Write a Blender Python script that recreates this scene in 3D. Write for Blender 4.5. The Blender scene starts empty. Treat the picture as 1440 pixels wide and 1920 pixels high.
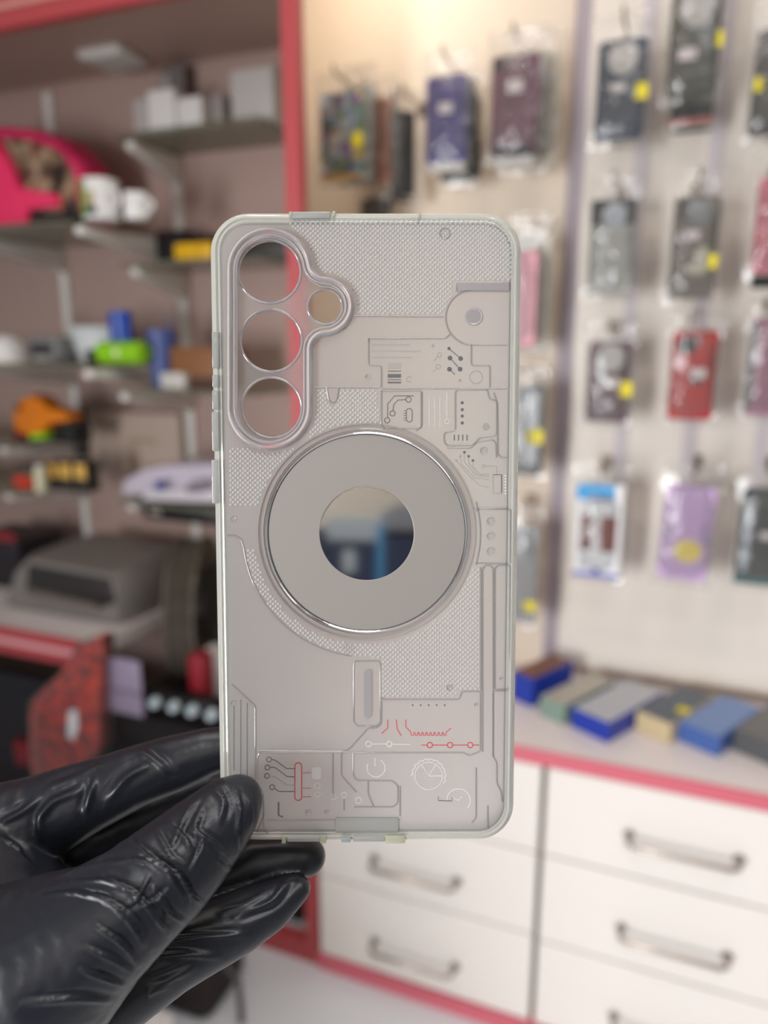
import bpy, bmesh, math, random
import numpy as np
from mathutils import Vector, Matrix, noise
from mathutils.geometry import tessellate_polygon

random.seed(7)
S = bpy.context.scene
COL = S.collection
PI = math.pi

# ------------------------------------------------------------------ camera
FPX = 1400.0; CAMH = 1.21
PITCH = math.radians(13.05); YAW = math.radians(21.65)
cam_data = bpy.data.cameras.new('camera')
cam_data.sensor_fit = 'VERTICAL'; cam_data.sensor_height = 36.0; cam_data.sensor_width = 27.0
cam_data.lens = FPX * 36.0 / 1920.0
cam_data.clip_start = 0.01; cam_data.clip_end = 50
cam_data.dof.use_dof = True
cam_data.dof.focus_distance = 0.195
cam_data.dof.aperture_fstop = 6.8
cam = bpy.data.objects.new('camera', cam_data); COL.objects.link(cam)
cam.location = (0, 0, CAMH)
cam.rotation_euler = (math.radians(90) - PITCH, 0, YAW)
S.camera = cam

# ------------------------------------------------------------------ world, light, exposure
W = bpy.data.worlds.new('world'); S.world = W; W.use_nodes = True
bg = W.node_tree.nodes['Background']
bg.inputs[0].default_value = (0.86, 0.93, 1.0, 1); bg.inputs[1].default_value = 0.25
S.view_settings.view_transform = 'Standard'; S.view_settings.look = 'None'
S.view_settings.gamma = 1.0; S.view_settings.use_curve_mapping = False
S.view_settings.exposure = 0.08
S.cycles.use_denoising = True
S.cycles.max_bounces = 16; S.cycles.transmission_bounces = 12; S.cycles.transparent_max_bounces = 24
S.cycles.caustics_reflective = False; S.cycles.caustics_refractive = False
S.cycles.sample_clamp_indirect = 4.0

def area(name, loc, target, sx, sy, power, color, spread=180):
    d = bpy.data.lights.new(name, 'AREA'); d.shape = 'RECTANGLE'; d.size = sx; d.size_y = sy
    d.energy = power; d.color = color; d.spread = math.radians(spread)
    o = bpy.data.objects.new(name, d); COL.objects.link(o); o.location = loc
    o.rotation_euler = (Vector(target) - Vector(loc)).to_track_quat('-Z', 'Y').to_euler()
    return o
area('daylight_doorway', (-1.2, -1.9, 0.85), (0.3, 1.3, 0.35), 0.5, 1.2, 25.5, (0.95, 0.98, 1.0), 110)
area('tube_light', (-0.50, 0.25, 2.34), (-0.1, 1.3, 0.8), 0.7, 0.05, 2.2, (1.0, 0.88, 0.76), 170)
area('rear_wall_fill', (0.5, -1.9, 2.36), (0.5, -2.3, 1.2), 0.6, 0.6, 22, (1.0, 0.97, 0.92), 170)  # added lamp, brightens the wall mirrored in the disc
area('rear_fill', (0.30, -0.45, 2.36), (0.3, -0.6, 0), 0.6, 0.6, 9, (0.95, 0.97, 1.0), 170)  # added fill for the mirrored boards, case front and glove
area('ceiling_panel_light', (0.5, 0.35, 2.36), (0.1, 0.9, 0.0), 0.6, 0.6, 2.2, (1.0, 0.93, 0.84), 150)
area('valance_strip_light', (-0.52, 1.20, 2.02), (-0.68, 1.42, 1.40), 0.20, 0.04, 0.85, (1.0, 0.92, 0.78), 140)
for k, (x, y) in enumerate(((-0.35, 0.25), (0.35, 0.2), (0.8, 0.5))):
    d = bpy.data.lights.new('ceiling_downlight', 'AREA'); d.shape = 'DISK'; d.size = 0.07; d.energy = 1.6
    d.color = (0.95, 0.97, 1.0)
    o = bpy.data.objects.new('ceiling_downlight', d); COL.objects.link(o); o.location = (x, y, 2.37)

# ------------------------------------------------------------------ projection helpers (photo pixel -> point on a real plane)
Fv = Vector((-math.sin(YAW) * math.cos(PITCH), math.cos(YAW) * math.cos(PITCH), -math.sin(PITCH)))
Rv = Vector((math.cos(YAW), math.sin(YAW), 0)); Uv = Rv.cross(Fv)
C0 = Vector((0, 0, CAMH))
def ray(x, y): return Fv + Rv * ((x - 720) / FPX) - Uv * ((y - 960) / FPX)
def onV(x, y, v): d = ray(x, y); return C0 + d * (v / d.y)
def onZ(x, y, z): d = ray(x, y); return C0 + d * ((z - CAMH) / d.z)
def atD(x, y, depth): return C0 + ray(x, y) * depth
def proj(P):
    q = P - C0; z = q.dot(Fv); return 720 + FPX * q.dot(Rv) / z, 960 - FPX * q.dot(Uv) / z

# ------------------------------------------------------------------ materials
def lin(c):
    c = c / 255.0
    return c / 12.92 if c <= 0.04045 else ((c + 0.055) / 1.055) ** 2.4
def rgb(r, g, b): return (lin(r), lin(g), lin(b), 1)
MATS = {}
def mat(name, col, rough=0.5, metal=0.0, bump=0.0, bscale=60, var=0.0, vscale=8, trans=0.0, ior=1.45, emit=0, coat=0.0):
    if name in MATS: return MATS[name]
    m = bpy.data.materials.new(name); m.use_nodes = True; nt = m.node_tree
    b = nt.nodes['Principled BSDF']
    b.inputs['Base Color'].default_value = col; b.inputs['Roughness'].default_value = rough
    b.inputs['Metallic'].default_value = metal; b.inputs['IOR'].default_value = ior
    b.inputs['Transmission Weight'].default_value = trans
    b.inputs['Coat Weight'].default_value = coat
    if emit:
        b.inputs['Emission Color'].default_value = col; b.inputs['Emission Strength'].default_value = emit
    tc = nt.nodes.new('ShaderNodeTexCoord')
    if bump:
        n = nt.nodes.new('ShaderNodeTexNoise'); n.inputs['Scale'].default_value = bscale; n.inputs['Detail'].default_value = 4
        bp = nt.nodes.new('ShaderNodeBump'); bp.inputs['Strength'].default_value = bump; bp.inputs['Distance'].default_value = 0.002
        nt.links.new(tc.outputs['Object'], n.inputs['Vector']); nt.links.new(n.outputs['Fac'], bp.inputs['Height'])
        nt.links.new(bp.outputs['Normal'], b.inputs['Normal'])
    if var:
        n = nt.nodes.new('ShaderNodeTexNoise'); n.inputs['Scale'].default_value = vscale; n.inputs['Detail'].default_value = 3
        nt.links.new(tc.outputs['Object'], n.inputs['Vector'])
        mx = nt.nodes.new('ShaderNodeMix'); mx.data_type = 'RGBA'
        mx.inputs['A'].default_value = tuple(c * (1 - var) for c in col[:3]) + (1,)
        mx.inputs['B'].default_value = tuple(min(1, c * (1 + var)) for c in col[:3]) + (1,)
        nt.links.new(n.outputs['Fac'], mx.inputs['Factor']); nt.links.new(mx.outputs['Result'], b.inputs['Base Color'])
    MATS[name] = m; return m
def patterned(name, cols, scale, rough=0.4, kind='voronoi', dist=0.0):
    if name in MATS: return MATS[name]
    m = bpy.data.materials.new(name); m.use_nodes = True; nt = m.node_tree
    b = nt.nodes['Principled BSDF']; b.inputs['Roughness'].default_value = rough
    tc = nt.nodes.new('ShaderNodeTexCoord')
    if kind == 'voronoi':
        t = nt.nodes.new('ShaderNodeTexVoronoi'); t.inputs['Scale'].default_value = scale
        sp = nt.nodes.new('ShaderNodeSeparateColor'); nt.links.new(t.outputs['Color'], sp.inputs[0]); out = sp.outputs[0]
    elif kind == 'wave':
        t = nt.nodes.new('ShaderNodeTexWave'); t.inputs['Scale'].default_value = scale; t.inputs['Distortion'].default_value = dist
        out = t.outputs['Fac']
    else:
        t = nt.nodes.new('ShaderNodeTexNoise'); t.inputs['Scale'].default_value = scale; t.inputs['Detail'].default_value = 2
        out = t.outputs['Fac']
    nt.links.new(tc.outputs['Object'], t.inputs['Vector'])
    r = nt.nodes.new('ShaderNodeValToRGB'); r.color_ramp.interpolation = 'CONSTANT' if kind != 'noise' else 'LINEAR'
    el = r.color_ramp.elements
    lo, hi = (0.0, 1.0) if kind != 'noise' else (0.3, 0.7)
    while len(el) < len(cols): el.new(0.5)
    for i, c in enumerate(cols):
        el[i].position = lo + (hi - lo) * i / (len(cols) if kind != 'noise' else max(1, len(cols) - 1)); el[i].color = c
    nt.links.new(out, r.inputs['Fac']); nt.links.new(r.outputs['Color'], b.inputs['Base Color'])
    MATS[name] = m; return m
def mixmat(name, tint, opacity, surf_col, rough=0.15, bump=0.0, bscale=40):
    """thin clear sheet: transparent + glossy/white film"""
    if name in MATS: return MATS[name]
    m = bpy.data.materials.new(name); m.use_nodes = True; nt = m.node_tree
    b = nt.nodes['Principled BSDF']; b.inputs['Base Color'].default_value = surf_col; b.inputs['Roughness'].default_value = rough
    out = nt.nodes['Material Output']
    t = nt.nodes.new('ShaderNodeBsdfTransparent'); t.inputs[0].default_value = tint
    lw = nt.nodes.new('ShaderNodeLayerWeight'); lw.inputs['Blend'].default_value = 0.25
    mp = nt.nodes.new('ShaderNodeMapRange'); mp.inputs['To Min'].default_value = opacity; mp.inputs['To Max'].default_value = min(1, opacity + 0.55)
    nt.links.new(lw.outputs['Facing'], mp.inputs['Value'])
    mx = nt.nodes.new('ShaderNodeMixShader'); nt.links.new(mp.outputs['Result'], mx.inputs[0])
    nt.links.new(t.outputs[0], mx.inputs[1]); nt.links.new(b.outputs[0], mx.inputs[2]); nt.links.new(mx.outputs[0], out.inputs[0])
    if bump:
        tc = nt.nodes.new('ShaderNodeTexCoord'); n = nt.nodes.new('ShaderNodeTexNoise'); n.inputs['Scale'].default_value = bscale
        bp = nt.nodes.new('ShaderNodeBump'); bp.inputs['Strength'].default_value = bump; bp.inputs['Distance'].default_value = 0.01
        nt.links.new(tc.outputs['Object'], n.inputs['Vector']); nt.links.new(n.outputs['Fac'], bp.inputs['Height']); nt.links.new(bp.outputs['Normal'], b.inputs['Normal'])
    MATS[name] = m; return m
def frosted(name, tint, rough, milk, milk_col, thru=0.5):
    if name in MATS: return MATS[name]
    m = bpy.data.materials.new(name); m.use_nodes = True; nt = m.node_tree
    b = nt.nodes['Principled BSDF']; b.inputs['Base Color'].default_value = tint; b.inputs['Roughness'].default_value = rough
    b.inputs['Transmission Weight'].default_value = 1.0; b.inputs['IOR'].default_value = 1.45
    out = nt.nodes['Material Output']
    d = nt.nodes.new('ShaderNodeBsdfDiffuse'); d.inputs[0].default_value = milk_col
    t = nt.nodes.new('ShaderNodeBsdfTranslucent'); t.inputs[0].default_value = milk_col
    m1 = nt.nodes.new('ShaderNodeMixShader'); m1.inputs[0].default_value = thru
    nt.links.new(d.outputs[0], m1.inputs[1]); nt.links.new(t.outputs[0], m1.inputs[2])
    m2 = nt.nodes.new('ShaderNodeMixShader'); m2.inputs[0].default_value = milk
    nt.links.new(b.outputs[0], m2.inputs[1]); nt.links.new(m1.outputs[0], m2.inputs[2]); nt.links.new(m2.outputs[0], out.inputs[0])
    MATS[name] = m; return m

PINK = mat('pink_laminate', rgb(212, 106, 120), 0.35)
DPINK = mat('deep_red_laminate', rgb(178, 72, 76), 0.4)
CREAM = mat('cream_wall_laminate', rgb(232, 216, 198), 0.5, var=0.04, vscale=3)
WHITEB = mat('white_display_board', rgb(232, 222, 212), 0.4, var=0.03, vscale=4)
DRAWER = mat('cream_drawer_laminate', rgb(236, 228, 221), 0.35, var=0.02, vscale=5)
GAP = mat('grey_gap', rgb(150, 138, 132), 0.6)
ALC = mat('mauve_alcove_laminate', rgb(182, 154, 145), 0.5, var=0.05, vscale=3)
SOFF = mat('taupe_soffit_laminate', rgb(184, 156, 144), 0.55)
CTOP = mat('pale_counter_laminate', rgb(232, 222, 220), 0.3)
BRK = mat('white_enamel', rgb(236, 232, 226), 0.35)
LAV = mat('lavender_grey_strip', rgb(168, 156, 164), 0.5)
FLOORM = mat('pale_grey_floor_tile', rgb(222, 224, 228), 0.25, var=0.04, vscale=6)
CEILM = mat('white_ceiling_paint', rgb(228, 220, 210), 0.8)
BLACK = mat('black_plastic', rgb(22, 20, 20), 0.4)
DARKB = mat('dark_brown_laminate', rgb(34, 26, 24), 0.5)
STEEL = mat('brushed_nickel', rgb(168, 156, 148), 0.34, 1.0)
CHROME = mat('bright_chrome', rgb(235, 235, 238), 0.12, 1.0)
GLASS_SH = mixmat('greenish_shelf_glass', (0.80, 0.82, 0.76, 1), 0.30, rgb(150, 146, 130), 0.1)
def film(name):
    m = bpy.data.materials.new(name); m.use_nodes = True; nt = m.node_tree; out = nt.nodes['Material Output']; nt.nodes.remove(nt.nodes['Principled BSDF'])
    t = nt.nodes.new('ShaderNodeBsdfTransparent'); t.inputs[0].default_value = (.97, .97, .97, 1)
    gl = nt.nodes.new('ShaderNodeBsdfGlossy'); gl.inputs['Roughness'].default_value = .09
    d = nt.nodes.new('ShaderNodeBsdfDiffuse'); d.inputs[0].default_value = rgb(222, 216, 206)
    tc = nt.nodes.new('ShaderNodeTexCoord'); n = nt.nodes.new('ShaderNodeTexNoise'); n.inputs['Scale'].default_value = 45
    bp = nt.nodes.new('ShaderNodeBump'); bp.inputs['Strength'].default_value = .5; bp.inputs['Distance'].default_value = .01
    nt.links.new(tc.outputs['Object'], n.inputs['Vector']); nt.links.new(n.outputs['Fac'], bp.inputs['Height']); nt.links.new(bp.outputs['Normal'], gl.inputs['Normal'])
    lw = nt.nodes.new('ShaderNodeLayerWeight'); lw.inputs['Blend'].default_value = .3
    mp = nt.nodes.new('ShaderNodeMapRange'); mp.inputs['From Min'].default_value = .35; mp.inputs['To Min'].default_value = .06; mp.inputs['To Max'].default_value = .75
    nt.links.new(lw.outputs['Facing'], mp.inputs['Value'])
    m1 = nt.nodes.new('ShaderNodeMixShader'); nt.links.new(mp.outputs['Result'], m1.inputs[0]); nt.links.new(t.outputs[0], m1.inputs[1]); nt.links.new(d.outputs[0], m1.inputs[2])
    fr = nt.nodes.new('ShaderNodeFresnel'); fr.inputs['IOR'].default_value = 1.55; nt.links.new(bp.outputs['Normal'], fr.inputs['Normal'])
    m2 = nt.nodes.new('ShaderNodeMixShader'); nt.links.new(fr.outputs[0], m2.inputs[0]); nt.links.new(m1.outputs[0], m2.inputs[1]); nt.links.new(gl.outputs[0], m2.inputs[2])
    nt.links.new(m2.outputs[0], out.inputs[0]); return m
POUCH = film('clear_pouch_film')
SMOKE = mixmat('smoky_clear_plastic', (0.86, 0.84, 0.80, 1), 0.20, rgb(110, 104, 96), 0.12)

# ------------------------------------------------------------------ mesh helpers
def box(bm, lo, hi, bev=0.0):
    vs = [bm.verts.new((x, y, z)) for x in (lo[0], hi[0]) for y in (lo[1], hi[1]) for z in (lo[2], hi[2])]
    f = [(0, 1, 3, 2), (4, 6, 7, 5), (0, 4, 5, 1), (2, 3, 7, 6), (0, 2, 6, 4), (1, 5, 7, 3)]
    fs = [bm.faces.new([vs[i] for i in q]) for q in f]
    if bev > 0:
        es = list({e for fc in fs for e in fc.edges})
        bmesh.ops.bevel(bm, geom=es, offset=bev, segments=2, affect='EDGES', profile=0.5)
def frame_of(d):
    d = d.normalized(); a = Vector((0, 0, 1)) if abs(d.z) < 0.9 else Vector((1, 0, 0))
    u = a.cross(d).normalized(); return u, d.cross(u)
def tube(bm, pts, r, seg=10, closed=False, caps=True):
    pts = [Vector(p) for p in pts]; n = len(pts)
    rs = r if isinstance(r, (list, tuple)) else [r] * n
    rings = []
    pu = None
    for i, p in enumerate(pts):
        if closed: d = pts[(i + 1) % n] - pts[i - 1]
        else: d = pts[min(i + 1, n - 1)] - pts[max(i - 1, 0)]
        if d.length < 1e-9: d = Vector((0, 0, 1))
        d.normalize()
        if pu is None: u, w = frame_of(d)
        else:
            u = (pu - d * pu.dot(d))
            u = u.normalized() if u.length > 1e-6 else frame_of(d)[0]
            w = d.cross(u)
        pu = u
        rings.append([bm.verts.new(p + (u * math.cos(2 * PI * k / seg) + w * math.sin(2 * PI * k / seg)) * rs[i]) for k in range(seg)])
    m = n if closed else n - 1
    for i in range(m):
        a, b = rings[i], rings[(i + 1) % n]
        for k in range(seg): bm.faces.new((a[k], a[(k + 1) % seg], b[(k + 1) % seg], b[k]))
    if caps and not closed:
        bm.faces.new(rings[0][::-1]); bm.faces.new(rings[-1])
def lathe(bm, prof, center, axis=(0, 0, 1), seg=32):
    axis = Vector(axis).normalized(); u, w = frame_of(axis); c = Vector(center); rings = []
    for r, h in prof:
        if r < 1e-6: rings.append([bm.verts.new(c + axis * h)])
        else: rings.append([bm.verts.new(c + axis * h + (u * math.cos(2 * PI * k / seg) + w * math.sin(2 * PI * k / seg)) * r) for k in range(seg)])
    for a, b in zip(rings, rings[1:]):
        for k in range(seg):
            k2 = (k + 1) % seg
            if len(a) == 1 and len(b) == 1: continue
            if len(a) == 1: bm.faces.new((a[0], b[k2], b[k]))
            elif len(b) == 1: bm.faces.new((a[k], a[k2], b[0]))
            else: bm.faces.new((a[k], a[k2], b[k2], b[k]))
def prism(bm, loops, z0, z1, M=None):
    """loops: outer polygon then holes, 2D; extruded z0..z1; M maps local->target"""
    M = M or Matrix.Identity(4)
    flat = [[Vector((x, y, 0)) for x, y in lp] for lp in loops]
    tris = tessellate_polygon(flat)
    allp = [p for lp in flat for p in lp]
    top = [bm.verts.new(M @ Vector((p.x, p.y, z1))) for p in allp]
    bot = [bm.verts.new(M @ Vector((p.x, p.y, z0))) for p in allp]
    for a, b, c in tris:
        try: bm.faces.new((top[a], top[b], top[c])); bm.faces.new((bot[c], bot[b], bot[a]))
        except ValueError: pass
    k = 0
    for lp in flat:
        n = len(lp)
        for i in range(n):
            a, b = k + i, k + (i + 1) % n
            bm.faces.new((bot[a], bot[b], top[b], top[a]))
        k += n
def loft(bm, loops, closed_profile=False):
    rings = [[bm.verts.new(p) for p in lp] for lp in loops]
    pairs = list(zip(rings, rings[1:])) + ([(rings[-1], rings[0])] if closed_profile else [])
    for a, b in pairs:
        n = len(a)
        for k in range(n): bm.faces.new((a[k], a[(k + 1) % n], b[(k + 1) % n], b[k]))
def rrect(w, h, r, n=6, cx=0, cy=0):
    pts = []
    for (sx, sy, a0) in ((1, 1, 0), (-1, 1, 90), (-1, -1, 180), (1, -1, 270)):
        for k in range(n + 1):
            a = math.radians(a0 + 90 * k / n)
            pts.append((cx + sx * (w / 2 - r) + r * math.cos(a), cy + sy * (h / 2 - r) + r * math.sin(a)))
    return pts
def circ(cx, cy, r, n=32): return [(cx + r * math.cos(2 * PI * k / n), cy + r * math.sin(2 * PI * k / n)) for k in range(n)]

WMAT = {}
def obj(name, bm, m, parent=None, smooth=False, label=None):
    bmesh.ops.remove_doubles(bm, verts=bm.verts, dist=1e-7)
    bmesh.ops.recalc_face_normals(bm, faces=bm.faces)
    if parent is not None: bm.transform(WMAT[root_of(parent)].inverted())
    me = bpy.data.meshes.new(name); bm.to_mesh(me); bm.free()
    if smooth:
        me.polygons.foreach_set('use_smooth', [True] * len(me.polygons))
        if smooth != 'all' and hasattr(me, 'set_sharp_from_angle'): me.set_sharp_from_angle(angle=math.radians(40))
    o = bpy.data.objects.new(name, me); COL.objects.link(o)
    if m is not None: me.materials.append(m)
    if parent is not None: o.parent = parent
    else: WMAT[o.name] = Matrix.Identity(4)
    if label: o['label'] = label
    return o
def root_of(o):
    while o.parent is not None: o = o.parent
    return o.name
def thing(name, label, cat, loc=(0, 0, 0), group=None, M=None):
    o = bpy.data.objects.new(name, None); COL.objects.link(o); o.empty_display_size = 0.02
    M = M if M is not None else Matrix.Translation(Vector(loc))
    o.matrix_world = M; WMAT[o.name] = M.copy()
    return tag(o, label, cat, group)
def tag(o, label, cat, group=None):
    o['label'] = label; o['category'] = cat
    if group: o['group'] = group
    return o
def struct(name, bm, m, **k):
    o = obj(name, bm, m, **k); o['kind'] = 'structure'; return o
def B(lo, hi, bev=0.0):
    bm = bmesh.new(); box(bm, lo, hi, bev); return bm

# ================================================================== the setting
VF = 1.104                     # front plane of the fitted units
VB = 1.53                      # back of the alcove
VM = 1.43                      # back wall of the middle bay
CT = 0.562                     # counter height
struct('floor', B((-3.2, -2.6, -0.05), (2.4, 1.7, 0.0)), FLOORM)
struct('ceiling', B((-3.2, -2.6, 2.40), (2.4, 1.7, 2.45)), CEILM)
struct('wall_front', B((-3.2, -2.66, 0.0), (2.4, -2.6, 2.40)), mat('beige_wall_paint', rgb(214, 204, 192), 0.7))
struct('wall_back', B((-0.735, VM, CT - 0.02), (2.4, 1.60, 2.40)), CREAM)
struct('wall_alcove', B((-3.2, VB, 0.0), (-0.79, 1.60, 2.40)), ALC)
struct('trim_1', B((-0.604, VF, 0.0), (-0.577, VF + 0.022, 2.40)), DPINK)          # pink post
bm = bmesh.new(); prism(bm, [[(-0.579, VF + .022), (-0.735, VM), (-0.735, 1.60), (-0.79, 1.60), (-0.79, VB), (-0.602, VF + .022)]], 0.0, 2.40); struct('trim_2', bm, CREAM)   # slanting partition behind the post
bm = bmesh.new(); box(bm, (-3.2, VF, 1.735), (-0.604, VF + 0.02, 2.40)); struct('trim_3', bm, DPINK)   # fascia beam
struct('trim_4', B((-3.2, VF - 0.004, 1.762), (-0.604, VF, 1.772)), mat('pale_red_edge_strip', rgb(206, 140, 132), 0.4))
bm = bmesh.new(); prism(bm, [[(-3.2, VF + .021), (-.608, VF + .021), (-.789, VB), (-3.2, VB)]], 1.80, 1.82); struct('trim_5', bm, SOFF)             # soffit of the alcove
struct('trim_6', B((-3.2, VF, 0.0), (-0.604, VF + 0.03, 0.042)), DPINK)            # low rail left of the post
struct('trim_7', B((-0.577, VF - 0.006, 0.0), (2.4, VF + 0.02, 0.030)), PINK)      # plinth under the drawers
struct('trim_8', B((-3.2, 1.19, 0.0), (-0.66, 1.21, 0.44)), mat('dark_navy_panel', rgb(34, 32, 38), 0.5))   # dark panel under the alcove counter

# ================================================================== drawer cabinets and counter
def handle(parent, uc, z, w):
    bm = bmesh.new(); v0 = VF - 0.002; vh = VF - 0.030; h = w / 2
    pts = [(uc - h, v0, z), (uc - h, vh + .008, z), (uc - h + .010, vh, z), (uc + h - .010, vh, z), (uc + h, vh + .008, z), (uc + h, v0, z)]
    tube(bm, pts, 0.0042, 12)
    for s in (-1, 1): lathe(bm, [(0.0, -0.004), (0.008, -0.004), (0.009, 0.0), (0.0, 0.0)], (uc + s * h, v0, z), (0, -1, 0), 16)
    obj('handle', bm, STEEL, parent, True)
def cabinet(u0, u1, label, rows, uc):
    t = thing('drawer_cabinet', label, 'cabinet', ((u0 + u1) / 2, VF, 0.03), 'drawer cabinets under the counter')
    bm = bmesh.new(); box(bm, (u0, VF + 0.021, 0.030), (u1, VM, CT - 0.025)); obj('cabinet_body', bm, GAP, t)
    for (z0, z1, hz) in rows:
        bm = bmesh.new(); box(bm, (u0 + 0.005, VF, z0 + 0.0018), (u1 - 0.005, VF + 0.02, z1 - 0.0018), 0.0015)
        d = obj('drawer', bm, DRAWER, t)
        handle(d, uc, hz, 0.158)
cabinet(-0.577, -0.158, 'cream three-drawer cabinet nearest the pink post, below the phone case', [(.373, .537, .452), (.211, .373, .279), (.031, .211, .099)], -0.378)
cabinet(-0.158, 0.262, 'cream drawer cabinet at the right edge of the photo under the pink counter edge', [(.373, .537, .448), (.205, .373, .275), (.031, .205, .100)], 0.057)
cabinet(0.262, 0.682, 'cream drawer cabinet beyond the right edge of the photo, third along the counter', [(.373, .537, .448), (.205, .373, .275), (.031, .205, .100)], 0.472)
t = thing('countertop', 'long pale countertop with a pink front edge over the cream drawers', 'counter', (0, VF, CT - 0.025))
obj('top_board', B((-0.577, VF + 0.004, CT - 0.025), (2.2, VM, CT)), CTOP, t)
obj('pink_edge', B((-0.577, VF - 0.004, CT - 0.025), (2.2, VF + 0.004, CT + 0.0005), 0.002), PINK, t, label='pink edge strip')

# display board on the right with its edge strip; pale bands paint light between shadows
t = thing('display_board', 'tall white display board on the right carrying rows of hanging phone cases', 'board', (0.2, 1.405, 0.585))
obj('board_panel', B((-0.19, 1.405, 0.585), (1.4, 1.43, 2.40), 0.002), WHITEB, t)
obj('side_strip', B((-0.218, 1.407, 0.575), (-0.19, 1.43, 2.40)), LAV, t, label='lavender grey edge strip')
for u in (-0.098, 0.016, 0.130):
    obj('light_band', B((u - 0.011, 1.4005, 0.80), (u + 0.011, 1.405, 2.40)), mat('pale_lavender_light_band', rgb(206, 196, 200), 0.45), t, label='pale painted band of light between case shadows')

# ================================================================== packaged cases on hooks
def pack(px, v, mcase, label, group, yaw=0.0, roll=0.0, depth=0.011, pouch=0.0085, header=0.035, disc=None, tags=(), patches=(), foot=None, cat='phone case', board_v=1.405, hook=True, pouch_on=True, corner=0.009):
    x0, y0, x1, y1 = px; ym = (y0 + y1) / 2; xm = (x0 + x1) / 2
    w = (onV(x1, ym, v) - onV(x0, ym, v)).length
    top = onV(xm, y0, v); bot = onV(xm, y1, v); h = top.z - bot.z
    cen = Vector(((onV(x0, ym, v).x + onV(x1, ym, v).x) / 2, v, (top.z + bot.z) / 2))
    M = Matrix.Translation(cen) @ Matrix.Rotation(math.radians(yaw), 4, 'Z') @ Matrix.Rotation(math.radians(roll), 4, 'Y')
    t = thing('packaged_phone_case', label, cat, group=group, M=M @ Matrix.Translation((0, 0, -h / 2)))
    X = M @ Matrix(((1, 0, 0, 0), (0, 0, -1, 0), (0, 1, 0, 0), (0, 0, 0, 1)))     # local (x, y, z) -> (u, z up, towards viewer)
    def add(nm, loops, z0, z1, m, lab=None):
        bm = bmesh.new(); prism(bm, loops, z0, z1, X); return obj(nm, bm, m, t, label=lab)
    bm = bmesh.new()
    lp = lambda ins, z: [X @ Vector((a, b, z)) for a, b in rrect(w - 2 * ins, h - 2 * ins, max(.002, corner - ins), 5)]
    loft(bm, [lp(0.003, -depth), lp(0.0, -depth + .003), lp(0.0, -0.003), lp(0.003, 0.0)])
    bm.faces.new([bm.verts.new(p) for p in lp(0.003, 0.0)]); bm.faces.new([bm.verts.new(p) for p in lp(0.003, -depth)])
    obj('case_shell', bm, mcase, t, True)
    k = 0.0004
    for (fx, fy, fw, fh, m, shape, nm) in patches:
        k += 0.0002
        if shape == 'o': add(nm, [[(fx * w + fw * w / 2 * math.cos(a * PI / 12), fy * h + fh * w / 2 * math.sin(a * PI / 12)) for a in range(24)]], -0.0002, k, m)
        elif shape == 'r': add(nm, [rrect(fw * w, fh * h, min(fw * w, fh * h) * .12, 3, fx * w, fy * h)], -0.0002, k, m)
    if disc:
        fx, fy, fr, m = disc; add('camera_window', [circ(fx * w, fy * h, fr * w, 28)], -0.0002, 0.0011, m)
    for (fx, fy, fw, fh, m) in tags:
        add('sticker', [rrect(fw * w, fh * w, 0.001, 2, fx * w, fy * h)], 0.0022, 0.0026, m)
    if foot: add('card_insert', [rrect(w * 0.9, h * foot[0], .002, 2, 0, -h / 2 - h * foot[0] / 2 - .002)], -depth, -0.002, foot[1])
    if pouch_on:
        bm = bmesh.new(); nx, ny = 7, 14; ww = w + 2 * pouch; z0 = -h / 2 - pouch * 1.3; z1 = h / 2 + header
        sides = []
        for sgn in (1, -1):
            g = []
            for j in range(ny + 1):
                row = []
                for i in range(nx + 1):
                    a = -ww / 2 + ww * i / nx; b = z0 + (z1 - z0) * j / ny
                    e = min(1, 4 * min(i, nx - i) / nx) * min(1, 3 * (ny - j) / ny) * min(1, 6 * j / ny)
                    inner = (abs(a) < w / 2) and (abs(b) < h / 2)
                    off = (0.0015 if sgn > 0 else depth + .0015) if False else 0
                    base = -depth / 2 + sgn * ((depth / 2 + 0.004) * e + 0.0006)
                    base += 0.0022 * noise.noise(Vector((a * 60 + cen.x * 9, b * 60, sgn * 3.1))) * e
                    row.append(bm.verts.new(X @ Vector((a, b, base))))
                g.append(row)
            for j in range(ny):
                for i in range(nx): bm.faces.new((g[j][i], g[j][i + 1], g[j + 1][i + 1], g[j + 1][i]))
            sides.append(g)
        A, Bq = sides
        for i in range(nx):
            for j in (0, ny): bm.faces.new((A[j][i], A[j][i + 1], Bq[j][i + 1], Bq[j][i]))
        for j in range(ny):
            for i in (0, nx): bm.faces.new((A[j][i], A[j + 1][i], Bq[j + 1][i], Bq[j][i]))
        obj('clear_pouch', bm, POUCH, t, True)
    if hook:
        hz = (X @ Vector((0, h / 2 + header - 0.012, 0))); hx = hz.x
        bm = bmesh.new(); tube(bm, [(hx, board_v, hz.z), (hx, v - 0.012, hz.z), (hx, v - 0.022, hz.z + 0.004), (hx, v - 0.026, hz.z + 0.012)], 0.0022, 8)
        box(bm, (hx - 0.012, board_v - 0.003, hz.z - 0.012), (hx + 0.012, board_v, hz.z + 0.012))
        o = obj('wall_hook', bm, mat('hook_steel', rgb(120, 104, 92), 0.35, 0.8), None, True)
        o.name = 'display_hook'; tag(o, 'steel display hook holding the ' + hookname(label), 'hook', 'display hooks')
    return t
def hookname(l):
    l = l.split(',')[0]
    return ' '.join(l.split()[:9])

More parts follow.
